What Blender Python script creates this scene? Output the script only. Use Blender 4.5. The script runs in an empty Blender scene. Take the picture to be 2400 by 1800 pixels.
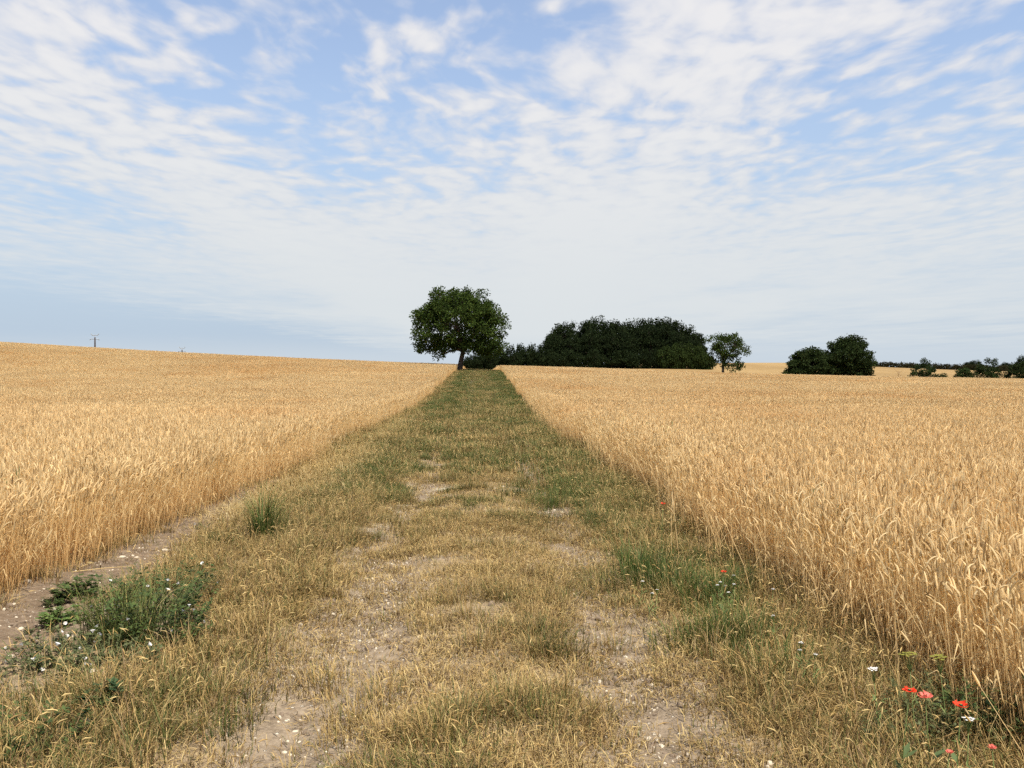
import bpy, math, random
import numpy as np
from mathutils import Vector

R = math.radians
sc = bpy.context.scene
col = sc.collection

# ------------------------------------------------------------------ camera
cd = bpy.data.cameras.new('camera')
cam = bpy.data.objects.new('camera', cd)
col.objects.link(cam)
cd.sensor_width = 36.0
cd.lens = 36.0 * 2013 / 2400
cd.clip_start = 0.05
cd.clip_end = 9000
EYE = 1.6
cam.location = (0, 0, EYE)
cam.rotation_euler = (R(90 - 0.57), 0, 0)
sc.camera = cam

# ------------------------------------------------------------------ world, sun, exposure
SUN_EL, SUN_AZ = 63.0, 148.0        # azimuth clockwise from +Y (the view direction)
SKY = 0.135
sc.view_settings.view_transform = 'Standard'
sc.view_settings.look = 'None'
sc.view_settings.gamma = 1.0
sc.view_settings.exposure = 0.58
sc.view_settings.use_curve_mapping = False
sc.cycles.max_bounces = 4
sc.cycles.diffuse_bounces = 3
sc.cycles.use_adaptive_sampling = True
sc.cycles.adaptive_threshold = 0.03
sc.cycles.glossy_bounces = 1
sc.cycles.transmission_bounces = 3
sc.cycles.use_denoising = False
sc.cycles.sample_clamp_indirect = 4.0

world = bpy.data.worlds.new('World')
sc.world = world
world.use_nodes = True


class X:
    """tiny expression builder on shader math nodes"""
    def __init__(s, nt, sock): s.nt, s.s = nt, sock
    def _op(s, op, *a, clamp=False):
        n = s.nt.nodes.new('ShaderNodeMath'); n.operation = op; n.use_clamp = clamp
        for i, v in enumerate((s,) + a):
            if isinstance(v, X): s.nt.links.new(v.s, n.inputs[i])
            else: n.inputs[i].default_value = v
        return X(s.nt, n.outputs[0])
    def __add__(s, o): return s._op('ADD', o)
    def __sub__(s, o): return s._op('SUBTRACT', o)
    def __mul__(s, o): return s._op('MULTIPLY', o)
    def __truediv__(s, o): return s._op('DIVIDE', o)
    __radd__ = __add__
    __rmul__ = __mul__
    def clamp(s): return s._op('ADD', 0.0, clamp=True)
    def max(s, o): return s._op('MAXIMUM', o)
    def min(s, o): return s._op('MINIMUM', o)
    def inv(s): return s._op('MULTIPLY_ADD', -1.0, 1.0)
    def smooth(s, lo, hi):
        n = s.nt.nodes.new('ShaderNodeMapRange'); n.interpolation_type = 'SMOOTHSTEP'
        s.nt.links.new(s.s, n.inputs[0]); n.inputs[1].default_value = lo; n.inputs[2].default_value = hi
        return X(s.nt, n.outputs[0])
    def bell(s, c, w):
        d = (s - c) * (1.0 / w)
        return (d * d * -1.0)._op('EXPONENT')


def noise(nt, vec, scale, detail=3, rough=0.5, distort=0.0):
    n = nt.nodes.new('ShaderNodeTexNoise')
    n.inputs['Scale'].default_value = scale
    n.inputs['Detail'].default_value = detail
    n.inputs['Roughness'].default_value = rough
    n.inputs['Distortion'].default_value = distort
    if vec is not None: nt.links.new(vec, n.inputs['Vector'])
    return X(nt, n.outputs['Fac'])


def mixc(nt, fac, a, b, mode='MIX'):
    n = nt.nodes.new('ShaderNodeMix'); n.data_type = 'RGBA'; n.blend_type = mode
    for v, i in ((fac, 0), (a, 6), (b, 7)):
        if isinstance(v, X): v = v.s
        if hasattr(v, 'is_output'): nt.links.new(v, n.inputs[i])
        elif i: n.inputs[i].default_value = (*v, 1) if len(v) == 3 else v
        else: n.inputs[i].default_value = v
    return n.outputs[2]


def combine(nt, x, y, z=0.0):
    n = nt.nodes.new('ShaderNodeCombineXYZ')
    for i, v in enumerate((x, y, z)):
        if isinstance(v, X): nt.links.new(v.s, n.inputs[i])
        else: n.inputs[i].default_value = v
    return n.outputs[0]


def build_sky():
    nt = world.node_tree
    nt.nodes.clear()
    out = nt.nodes.new('ShaderNodeOutputWorld')
    bg = nt.nodes.new('ShaderNodeBackground')
    nt.links.new(bg.outputs[0], out.inputs[0])
    bg.inputs[1].default_value = SKY
    sky = nt.nodes.new('ShaderNodeTexSky')
    sky.sky_type = 'NISHITA'
    sky.sun_disc = False
    sky.sun_elevation = R(SUN_EL)
    sky.sun_rotation = R(SUN_AZ) % (2 * math.pi)
    sky.altitude = 120
    sky.air_density = 1.0
    sky.dust_density = 0.7
    sky.ozone_density = 1.6
    tc = nt.nodes.new('ShaderNodeTexCoord')
    sp = nt.nodes.new('ShaderNodeSeparateXYZ')
    nt.links.new(tc.outputs['Generated'], sp.inputs[0])
    dx, dy, dz = (X(nt, sp.outputs[i]) for i in range(3))
    el = dz.max(0.012)
    px, py = dx / el, dy / el                 # a flat cloud deck seen from below
    P = combine(nt, px, py * 0.75)
    warp = noise(nt, P, 0.9, 2) - 0.5
    warp2 = noise(nt, combine(nt, py, px, 3.0), 0.8, 2) - 0.5
    qx, qy = px + warp * 0.5, py + warp2 * 0.5
    Q = combine(nt, qx, qy * 0.6)
    big = noise(nt, combine(nt, qx, qy * 0.45, 7.3), 0.75, 2, 0.5)
    mid = noise(nt, Q, 3.2, 3, 0.55)
    fine = noise(nt, combine(nt, qx + warp2 * 0.3, qy * 0.58, 2.0), 9.0, 4, 0.5, 0.25)
    # the small rounded cells of an altocumulus deck
    vor = nt.nodes.new('ShaderNodeTexVoronoi'); vor.feature = 'SMOOTH_F1'
    vor.inputs['Scale'].default_value = 8.0; vor.inputs['Smoothness'].default_value = 0.7; vor.inputs['Randomness'].default_value = 0.95
    jig = noise(nt, combine(nt, px, py * 0.6, 5.0), 5.0, 3)
    jig2 = noise(nt, combine(nt, px, py * 0.6, 9.0), 5.0, 3)
    nt.links.new(combine(nt, qx + (jig - 0.5) * 0.25, qy * 0.58 + (jig2 - 0.5) * 0.25), vor.inputs['Vector'])
    cell = (X(nt, vor.outputs['Distance']) * -1.0 + 0.42)
    # lanes of clear sky between the streets of cloud (the deck's own layout)
    lane1 = qx.bell(-0.85, 0.26) * py.smooth(5.4, 3.8)
    lane2 = qx.bell(0.05, 0.28) * py.smooth(3.2, 2.45)
    lane3 = qx.bell(1.40, 0.45) * py.smooth(5.4, 3.2)
    hole = qx.bell(-2.5, 0.55) * qy.bell(5.3, 1.0)
    street = qx.bell(0.62, 0.5) + qx.bell(-1.75, 0.6) * 0.8 + qx.bell(0.9, 3.0) * py.smooth(3.4, 6.0)
    clear_left = ((qx + warp * 1.6 + (mid - 0.5) * 1.2) * -1.0).smooth(3.3, 6.6)
    cov = street * 0.25 - lane1 * 0.24 - lane2 * 0.18 - lane3 * 0.16 - hole * 0.2 - clear_left * 0.36
    far = dz.smooth(0.08, 0.30)
    far2 = dz.smooth(0.03, 0.16)
    v = (big - 0.5) * 0.5 + (mid - 0.5) * 0.85 * (dz.smooth(0.05, 0.24) * 0.85 + 0.15) + ((fine - 0.5) * 1.15 + cell * 0.75) * (far * 0.9 + 0.1) * far2 + cov + 0.545
    mask = v.smooth(0.22, 0.76) * 0.79 + 0.19
    low = dz.smooth(0.05, 0.015)
    mask = mask * low.inv() + low * 0.55
    thick = v.smooth(0.5, 1.0)
    up = dz.smooth(0.0, 0.4)
    haze = dz.smooth(0.16, 0.0)
    cl_hi = mixc(nt, thick, (0.47, 0.488, 0.54), (0.572, 0.566, 0.572))
    cloud = mixc(nt, up, (0.478, 0.508, 0.522), cl_hi)
    n = nt.nodes.new('ShaderNodeVectorMath'); n.operation = 'SCALE'
    nt.links.new(cloud, n.inputs[0]); n.inputs['Scale'].default_value = 1.0 / SKY
    skyc = sky.outputs[0]
    veil = mixc(nt, dz.smooth(0.42, 0.02) * 0.97, skyc, (2.1, 2.7, 3.45))
    c = mixc(nt, mask, veil, n.outputs[0])
    nt.links.new(c, bg.inputs[0])


build_sky()

sd = bpy.data.lights.new('sun', 'SUN')
sd.energy = 4.6
sd.angle = R(0.8)
sd.color = (1.0, 0.935, 0.82)
sun = bpy.data.objects.new('sun', sd)
col.objects.link(sun)
_e, _a = R(SUN_EL), R(SUN_AZ)
SUNV = Vector((math.sin(_a) * math.cos(_e), math.cos(_a) * math.cos(_e), math.sin(_e)))
sun.rotation_euler = SUNV.to_track_quat('Z', 'Y').to_euler()
sun.location = SUNV * 60

# ------------------------------------------------------------------ helpers
rng = np.random.default_rng(11)
random.seed(5)


def vnoise(x, y, s=1.0, seed=0):
    """smooth value noise 0..1 on numpy arrays"""
    x = np.asarray(x, float) / s + seed * 17.13
    y = np.asarray(y, float) / s - seed * 9.71
    xi, yi = np.floor(x).astype(np.int64), np.floor(y).astype(np.int64)
    fx, fy = x - xi, y - yi
    fx, fy = fx * fx * (3 - 2 * fx), fy * fy * (3 - 2 * fy)

    def h(a, b):
        n = (a * 374761393 + b * 668265263 + seed * 974634777) & 0xffffffff
        n = ((n ^ (n >> 13)) * 1274126177) & 0xffffffff
        return ((n ^ (n >> 16)) & 0xffff) / 65535.0
    return (h(xi, yi) * (1 - fx) + h(xi + 1, yi) * fx) * (1 - fy) + (h(xi, yi + 1) * (1 - fx) + h(xi + 1, yi + 1) * fx) * fy


def fbm(x, y, s, seed=0, o=3):
    t, a, n = 0, 1.0, 0
    for i in range(o):
        t = t + a * vnoise(x, y, s / 2 ** i, seed + i); n += a; a *= .5
    return t / n


def sstep(a, b, x):
    t = np.clip((np.asarray(x, float) - a) / (b - a), 0, 1)
    return t * t * (3 - 2 * t)


def mesh_np(name, V, faces, colors=None, smooth=True, mats=()):
    """faces: list of (n,k) int arrays; colors: per-vertex rgb"""
    me = bpy.data.meshes.new(name)
    V = np.asarray(V, np.float32)
    me.vertices.add(len(V)); me.vertices.foreach_set('co', V.ravel())
    faces = [np.asarray(f, np.int32) for f in faces if len(f)]
    loops = np.concatenate([f.ravel() for f in faces])
    tot = np.concatenate([np.full(len(f), f.shape[1], np.int32) for f in faces])
    st = np.concatenate([[0], np.cumsum(tot)[:-1]]).astype(np.int32)
    me.loops.add(len(loops)); me.loops.foreach_set('vertex_index', loops)
    me.polygons.add(len(tot)); me.polygons.foreach_set('loop_start', st)
    me.polygons.foreach_set('use_smooth', np.full(len(tot), smooth))
    me.update(calc_edges=True)
    if colors is not None:
        at = me.color_attributes.new('tint', 'FLOAT_COLOR', 'POINT')
        c = np.ones((len(V), 4), np.float32); c[:, :3] = colors
        at.data.foreach_set('color', c.ravel())
    for m in mats: me.materials.append(m)
    me.validate()
    return me


class MB:
    """collects ribbons, tubes, leaves into one mesh"""
    def __init__(s): s.v, s.q, s.t, s.c = [], [], [], []
    def _add(s, pts, c):
        i = len(s.v); s.v.extend(tuple(p) for p in pts); s.c.extend([tuple(c)] * len(pts)); return i
    def ribbon(s, pts, widths, side, c, c2=None):
        n = len(pts)
        for k, (p, w) in enumerate(zip(pts, widths)):
            p = np.asarray(p, float); d = np.asarray(side) * (w * .5)
            cc = c if c2 is None else tuple(np.asarray(c) * (1 - k / (n - 1)) + np.asarray(c2) * (k / (n - 1)))
            i = s._add((p - d, p + d), cc)
            if k: s.q.append((i - 2, i - 1, i + 1, i))
    def tube(s, pts, radii, n, c, cap=True):
        pts = [np.asarray(p, float) for p in pts]
        prev = None
        u = None
        for k, (p, r) in enumerate(zip(pts, radii)):
            d = pts[min(k + 1, len(pts) - 1)] - pts[max(k - 1, 0)]
            d = d / (np.linalg.norm(d) + 1e-9)
            if u is None:
                a = np.array((1, 0, 0)) if abs(d[0]) < .8 else np.array((0, 1, 0))
                u = np.cross(d, a)
            u = u - d * np.dot(u, d); u /= np.linalg.norm(u) + 1e-9
            w = np.cross(d, u)
            i = s._add([p + r * (u * math.cos(t) + w * math.sin(t)) for t in (2 * math.pi * j / n for j in range(n))], c)
            if prev is not None:
                for j in range(n):
                    s.q.append((prev + j, prev + (j + 1) % n, i + (j + 1) % n, i + j))
            prev = i
        if cap:
            i = s._add((pts[-1],), c)
            for j in range(n): s.t.append((prev + j, prev + (j + 1) % n, i))
    def leaf(s, p, d, side, L, W, c, fold=0.0):
        p, d, side = (np.asarray(a, float) for a in (p, d, side))
        nrm = np.cross(d, side)
        i = s._add((p, p + d * L * .5 + side * W * .5 + nrm * fold * W, p + d * L, p + d * L * .5 - side * W * .5 + nrm * fold * W), c)
        s.t += [(i, i + 1, i + 2), (i, i + 2, i + 3)]
    def mesh(s, name, mats=(), smooth=True):
        return mesh_np(name, s.v, [f for f in (np.array(s.q).reshape(-1, 4), np.array(s.t).reshape(-1, 3)) if len(f)], np.array(s.c), smooth, mats)


def tag(o, label=None, cat=None, group=None, kind=None):
    for k, v in (('label', label), ('category', cat), ('group', group), ('kind', kind)):
        if v: o[k] = v
    return o


def obj(name, me, parent=None, loc=None, rot=None, scale=None):
    o = bpy.data.objects.new(name, me)
    col.objects.link(o)
    if parent: o.parent = parent
    if loc is not None: o.location = loc
    if rot is not None: o.rotation_euler = rot
    if scale is not None: o.scale = scale if hasattr(scale, '__len__') else (scale,) * 3
    return o


def scatter(name, P, rot, scl, idx, protos, label, cat):
    """one stuff object whose points carry copies of the proto meshes"""
    me = bpy.data.meshes.new(name)
    n = len(P)
    me.vertices.add(n); me.vertices.foreach_set('co', np.asarray(P, np.float32).ravel())
    for nm, arr in (('rot', rot), ('scl', scl)):
        at = me.attributes.new(nm, 'FLOAT_VECTOR', 'POINT')
        at.data.foreach_set('vector', np.asarray(arr, np.float32).ravel())
    at = me.attributes.new('idx', 'INT', 'POINT')
    at.data.foreach_set('value', np.asarray(idx, np.int32))
    o = obj(name, me)
    tag(o, label, cat, kind='stuff')
    c = bpy.data.collections.new(name + '_pieces')
    for k, m in enumerate(protos):
        c.objects.link(bpy.data.objects.new('%s_piece_%03d' % (name, k), m))
    ng = bpy.data.node_groups.new(name + '_scatter', 'GeometryNodeTree')
    ng.interface.new_socket('Geometry', in_out='INPUT', socket_type='NodeSocketGeometry')
    ng.interface.new_socket('Geometry', in_out='OUTPUT', socket_type='NodeSocketGeometry')
    N = ng.nodes.new; L = ng.links.new
    gi, go = N('NodeGroupInput'), N('NodeGroupOutput')
    ci = N('GeometryNodeCollectionInfo'); ci.inputs[0].default_value = c
    ci.inputs[1].default_value = True; ci.inputs[2].default_value = True
    ip = N('GeometryNodeInstanceOnPoints'); ip.inputs['Pick Instance'].default_value = True
    def attr(nm, t):
        a = N('GeometryNodeInputNamedAttribute'); a.data_type = t; a.inputs[0].default_value = nm; return a.outputs[0]
    e2r = N('FunctionNodeEulerToRotation'); L(attr('rot', 'FLOAT_VECTOR'), e2r.inputs[0])
    L(gi.outputs[0], ip.inputs['Points']); L(ci.outputs[0], ip.inputs['Instance'])
    L(attr('idx', 'INT'), ip.inputs['Instance Index']); L(e2r.outputs[0], ip.inputs['Rotation'])
    L(attr('scl', 'FLOAT_VECTOR'), ip.inputs['Scale']); L(ip.outputs[0], go.inputs[0])
    md = o.modifiers.new('scatter', 'NODES'); md.node_group = ng
    return o


# ------------------------------------------------------------------ materials
def new_mat(name):
    m = bpy.data.materials.new(name); m.use_nodes = True
    nt = m.node_tree; nt.nodes.clear()
    out = nt.nodes.new('ShaderNodeOutputMaterial')
    return m, nt, out


def pos(nt):
    g = nt.nodes.new('ShaderNodeNewGeometry'); return g.outputs['Position']


def vec_scale(nt, v, s):
    n = nt.nodes.new('ShaderNodeVectorMath'); n.operation = 'MULTIPLY'
    nt.links.new(v, n.inputs[0]); n.inputs[1].default_value = s
    return n.outputs[0]


def plant_mat(name, trans=0.25, patches=None, gain=1.0, rough=0.6, rnd=.22, spec=.25):
    """colour from the mesh's own 'tint', with patches of another ripeness across the land"""
    m, nt, out = new_mat(name)
    a = nt.nodes.new('ShaderNodeAttribute'); a.attribute_name = 'tint'
    c = a.outputs['Color']
    oi = nt.nodes.new('ShaderNodeObjectInfo')
    r = X(nt, oi.outputs['Random'])
    b = r * rnd + (1 - rnd / 2) * gain
    v = nt.nodes.new('ShaderNodeVectorMath'); v.operation = 'SCALE'
    nt.links.new(c, v.inputs[0]); nt.links.new(b.s, v.inputs['Scale'])
    c = v.outputs[0]
    if patches:
        p = pos(nt)
        for sc_, lo, hi, mul, amt in patches:
            f = noise(nt, vec_scale(nt, p, (1, 0.6, 0)), sc_, 2).smooth(lo, hi) * amt
            c = mixc(nt, f, c, mul, 'MULTIPLY')
    d = nt.nodes.new('ShaderNodeBsdfPrincipled')
    nt.links.new(c, d.inputs['Base Color']); d.inputs['Roughness'].default_value = rough
    d.inputs['Specular IOR Level'].default_value = spec
    t = nt.nodes.new('ShaderNodeBsdfTranslucent'); nt.links.new(c, t.inputs[0])
    mx = nt.nodes.new('ShaderNodeMixShader'); mx.inputs[0].default_value = trans
    nt.links.new(d.outputs[0], mx.inputs[1]); nt.links.new(t.outputs[0], mx.inputs[2])
    nt.links.new(mx.outputs[0], out.inputs[0])
    return m


def plain_mat(name, c, rough=0.7, var=0.2, scale=6.0, spec=0.3, trans=0.0):
    m, nt, out = new_mat(name)
    d = nt.nodes.new('ShaderNodeBsdfPrincipled')
    tc = nt.nodes.new('ShaderNodeTexCoord')
    f = noise(nt, tc.outputs['Object'], scale, 4)
    lo = tuple(x * (1 - var) for x in c); hi = tuple(min(1, x * (1 + var)) for x in c)
    cc = mixc(nt, f.smooth(.3, .7), lo, hi)
    nt.links.new(cc, d.inputs['Base Color'])
    d.inputs['Roughness'].default_value = rough; d.inputs['Specular IOR Level'].default_value = spec
    bmp = nt.nodes.new('ShaderNodeBump'); bmp.inputs['Strength'].default_value = 0.3
    nt.links.new(f.s, bmp.inputs['Height']); nt.links.new(bmp.outputs[0], d.inputs['Normal'])
    s = d.outputs[0]
    if trans:
        t = nt.nodes.new('ShaderNodeBsdfTranslucent'); nt.links.new(cc, t.inputs[0])
        mx = nt.nodes.new('ShaderNodeMixShader'); mx.inputs[0].default_value = trans
        nt.links.new(s, mx.inputs[1]); nt.links.new(t.outputs[0], mx.inputs[2]); s = mx.outputs[0]
    nt.links.new(s, out.inputs[0])
    return m


RIPE = [(0.05, .45, .70, (0.92, 0.83, 0.72), 0.8), (0.22, .52, .72, (0.93, 0.81, 0.67), 0.8)]
M_WHEAT = plant_mat('ripe_wheat', 0.45, RIPE, rnd=.05)
M_GRASS = plant_mat('grass_blades', 0.25, [(0.5, .45, .7, (0.82, 0.80, 0.78), 0.7)])
M_LEAF = plant_mat('leaf', 0.30, spec=.06, rough=.7)
M_WEED = plant_mat('weed_leaf', 0.25)
M_BARK = plain_mat('bark', (0.055, 0.042, 0.032), 0.9, .4, 3.0)
M_STONE = plain_mat('limestone', (0.52, 0.45, 0.345), 0.9, .15, 30.0)
M_CRUMB = plain_mat('soil_crumb', (0.19, 0.142, 0.10), 0.95, .3, 30.0)
M_STRAW = plain_mat('straw', (0.62, 0.45, 0.20), 0.6, .2, 20.0)
M_POLE = plain_mat('creosoted_wood', (0.06, 0.055, 0.06), 0.85, .3, 4.0)
M_STEEL = plain_mat('galvanised_steel', (0.30, 0.32, 0.35), 0.5, .15, 8.0)
M_GLASSY = plain_mat('insulator_glass', (0.22, 0.26, 0.28), 0.2, .1, 8.0, .5)
M_PETAL = plain_mat('poppy_petal', (0.80, 0.065, 0.025), 0.55, .15, 40.0, .2, .35)
M_PETALP = plain_mat('faded_poppy_petal', (0.82, 0.20, 0.15), 0.55, .2, 40.0, .2, .35)
M_WHITE = plain_mat('white_petal', (0.80, 0.78, 0.76), 0.6, .05, 40.0, .2, .3)
M_DARK = plain_mat('poppy_heart', (0.02, 0.018, 0.02), 0.6, .3, 40.0)
M_STEM = plain_mat('green_stem', (0.12, 0.16, 0.045), 0.6, .2, 20.0)
M_LIME = plain_mat('lime_umbel', (0.24, 0.235, 0.045), 0.6, .2, 30.0, .2, .3)

# ------------------------------------------------------------------ terrain
CX = np.array([-3500, -600, -200, -90, -45, -18, -6, 10, 31, 50, 72, 120, 160, 200, 240, 300, 600, 3500], float)
L0 = np.array([13, 13, 10, 6.6, 4.1, 2.95, 2.5, 2.05, 1.2, .75, .3, -.2, -.4, -.6, -.8, -1, -1, -1], float)
CY = np.array([-3000, -50, 0, 20, 40, 60, 80, 100, 125, 150, 200, 275, 400, 600, 1500, 5000], float)
mid400 = np.array([2, 2, 2, 3, 4.0, 5.6, 5.9, 6, 6.2, 6.6, 7.0, 7.5, 5.6, 4.0, 3.0, 2.0, 2, 2], float)
mid275 = np.array([3, 4, 4, 3.2, 3, 3.2, 3.5, 3.8, 3.9, 3.8, 3.4, 2.6, 1.8, 1.2, .8, .4, 0, 0], float)
GRID = np.array([L0 * 0, L0 * 0, L0 * 0, L0 * .015, L0 * .06, L0 * .17, L0 * .40, L0 * .68, L0 * .95, L0,
                 np.where(CX < 0, L0 * .85, L0 * .8 + .6), mid275, mid400, mid400 * .85, mid400 * .5, mid400 * 0])


def _pchip_slopes(h, d):
    # h (n-1,), d (n-1, N)
    n = len(h) + 1
    m = np.zeros((n,) + d.shape[1:])
    w1 = (2 * h[1:] + h[:-1])[:, None]; w2 = (h[1:] + 2 * h[:-1])[:, None]
    ok = d[:-1] * d[1:] > 0
    with np.errstate(all='ignore'):
        mm = (w1 + w2) / (w1 / d[:-1] + w2 / d[1:])
    m[1:-1] = np.where(ok, mm, 0)
    m[0], m[-1] = d[0], d[-1]
    return m


def _pchip(xs, ys, x):
    """ys (n,N) or (n,1); x (N,)"""
    h = np.diff(xs); d = np.diff(ys, axis=0) / h[:, None]
    m = _pchip_slopes(h, d)
    i = np.clip(np.searchsorted(xs, x) - 1, 0, len(xs) - 2)
    t = np.clip((x - xs[i]) / h[i], 0, 1); H = h[i]
    j = np.arange(len(x)) if ys.shape[1] > 1 else np.zeros(len(x), int)
    a, b, ma, mb = ys[i, j], ys[i + 1, j], m[i, j], m[i + 1, j]
    return a * (1 + 2 * t) * (1 - t) ** 2 + ma * H * t * (1 - t) ** 2 + b * t * t * (3 - 2 * t) + mb * H * t * t * (t - 1)


def land(x, y):
    x = np.atleast_1d(np.asarray(x, float)); y = np.atleast_1d(np.asarray(y, float))
    sh = x.shape; x, y = x.ravel(), y.ravel()
    rows = np.array([_pchip(CX, r[:, None], x) for r in GRID])
    return _pchip(CY, rows, y).reshape(sh)


PATH_K = -0.0348


def off(x, y):
    """distance to the right of the track's middle line"""
    return x - PATH_K * y


def micro(x, y):
    o = off(x, y)
    f = sstep(160, 100, y)
    z = -0.05 * np.exp(-((o + .83) / .26) ** 2) - 0.05 * np.exp(-((o - .76) / .24) ** 2) + .02 * np.exp(-(o / .4) ** 2)
    z = z + 0.05 * np.exp(-((o + 1.9) / .5) ** 2) - 0.04 * np.exp(-((o + 3.0) / .4) ** 2)
    near = sstep(40, 15, np.abs(y))
    z = z + (fbm(x, y, .9, 3, 3) - .5) * .07 + (fbm(x, y, .16, 9, 2) - .5) * .028 * near
    return z * f


def ground_z(x, y):
    return land(x, y) + micro(x, y)


def gz(x, y):
    return float(ground_z(np.array([x]), np.array([y]))[0])


def edge_l(y): return -3.45 + (fbm(y, y * 0 + 3.3, 3.0, 21, 3) - .5) * .7 - .25 * sstep(9, 3, y)
def edge_r(y): return 2.50 + (fbm(y, y * 0 + 8.3, 2.5, 31, 3) - .5) * .6 - .16 * sstep(6, 10, y) + .2 * sstep(25, 60, y)


def spaced(a, b, s0, grow):
    out, s = [a], s0
    while out[-1] < b:
        out.append(out[-1] + s); s *= grow
    return np.array(out)


def grid_mesh(name, xs, ys, zf, mats):
    Xg, Yg = np.meshgrid(xs, ys)
    Z = zf(Xg, Yg)
    V = np.stack([Xg.ravel(), Yg.ravel(), Z.ravel()], 1)
    nx, ny = len(xs), len(ys)
    i = (np.arange(ny - 1)[:, None] * nx + np.arange(nx - 1)[None]).ravel()
    F = np.stack([i, i + 1, i + nx + 1, i + nx], 1)
    return mesh_np(name, V, [F], None, True, mats)


def soil_nodes(nt, p):
    """crumbly grey-brown soil with chips of limestone"""
    f = noise(nt, p, 9, 6, .65)
    g = noise(nt, p, 60, 3, .6)
    c = mixc(nt, f.smooth(.35, .7), (0.150, 0.112, 0.075), (0.285, 0.222, 0.155))
    c = mixc(nt, g.smooth(.4, .75) * .5, c, (0.35, 0.28, 0.20))
    vo = nt.nodes.new('ShaderNodeTexVoronoi'); vo.feature = 'F1'; vo.inputs['Scale'].default_value = 26
    nt.links.new(p, vo.inputs['Vector'])
    sepc = nt.nodes.new('ShaderNodeSeparateColor'); nt.links.new(vo.outputs['Color'], sepc.inputs[0])
    pick = X(nt, sepc.outputs[0]).smooth(.78, .82)
    chip = X(nt, vo.outputs['Distance']).smooth(.30, .2) * pick
    c = mixc(nt, chip * .85, c, (0.50, 0.44, 0.35))
    return c, f * .6 + g * .3 + chip * .5


def ground_material():
    m, nt, out = new_mat('field_soil')
    p = pos(nt)
    c, h = soil_nodes(nt, p)
    litter = noise(nt, p, 3.5, 4).smooth(.3, .6)
    c = mixc(nt, litter * .75, c, (0.22, 0.145, 0.07))
    sp = nt.nodes.new('ShaderNodeSeparateXYZ'); nt.links.new(p, sp.inputs[0])
    far = X(nt, sp.outputs[1]).smooth(120, 160)
    w = noise(nt, vec_scale(nt, p, (1, .3, 1)), .05, 5, .6)
    crop = mixc(nt, w.smooth(.3, .7), (0.245, 0.16, 0.068), (0.31, 0.207, 0.09))
    # a band of another crop and a farm lane far off
    c = mixc(nt, far, c, crop)
    d = nt.nodes.new('ShaderNodeBsdfPrincipled')
    nt.links.new(c, d.inputs['Base Color']); d.inputs['Roughness'].default_value = .95
    d.inputs['Specular IOR Level'].default_value = .1
    b = nt.nodes.new('ShaderNodeBump'); b.inputs['Strength'].default_value = .8; b.inputs['Distance'].default_value = .02
    nt.links.new(h.s, b.inputs['Height']); nt.links.new(b.outputs[0], d.inputs['Normal'])
    nt.links.new(d.outputs[0], out.inputs[0])
    return m


def track_material():
    m, nt, out = new_mat('track_earth')
    p = pos(nt)
    c, h = soil_nodes(nt, p)
    sp = nt.nodes.new('ShaderNodeSeparateXYZ'); nt.links.new(p, sp.inputs[0])
    x, y = X(nt, sp.outputs[0]), X(nt, sp.outputs[1])
    o = x - y * PATH_K
    rut = o.bell(-.83, .38) + o.bell(.76, .32) + o.bell(-3.05, .5)
    n1 = noise(nt, p, 1.7, 4, .6)
    thatch = (n1 - rut * .38).smooth(.28, .5)
    tn = noise(nt, vec_scale(nt, p, (1, 1, 1)), 40, 3, .7)
    tc_ = mixc(nt, tn.smooth(.3, .7), (0.17, 0.122, 0.066), (0.37, 0.275, 0.155))
    green = y.smooth(10, 60) * .75
    tg = mixc(nt, green, tc_, (0.10, 0.10, 0.035))
    # ploughed field soil, darker than the stony track, along the rising field
    c = mixc(nt, (o * -1.0).smooth(2.45, 2.75), c, (0.74, 0.70, 0.68), 'MULTIPLY')
    c = mixc(nt, thatch * .85, c, tg)
    # pale marl showing through on the crown of the track
    marl = noise(nt, p, 1.1, 3, .6).smooth(.60, .68) * (y.smooth(7, 10) * y.smooth(20, 14))
    c = mixc(nt, marl * .7, c, (0.52, 0.45, 0.33))
    d = nt.nodes.new('ShaderNodeBsdfPrincipled')
    nt.links.new(c, d.inputs['Base Color']); d.inputs['Roughness'].default_value = .95
    d.inputs['Specular IOR Level'].default_value = .1
    b = nt.nodes.new('ShaderNodeBump'); b.inputs['Strength'].default_value = .9; b.inputs['Distance'].default_value = .025
    nt.links.new((h + tn * .4).s, b.inputs['Height']); nt.links.new(b.outputs[0], d.inputs['Normal'])
    nt.links.new(d.outputs[0], out.inputs[0])
    return m


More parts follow.
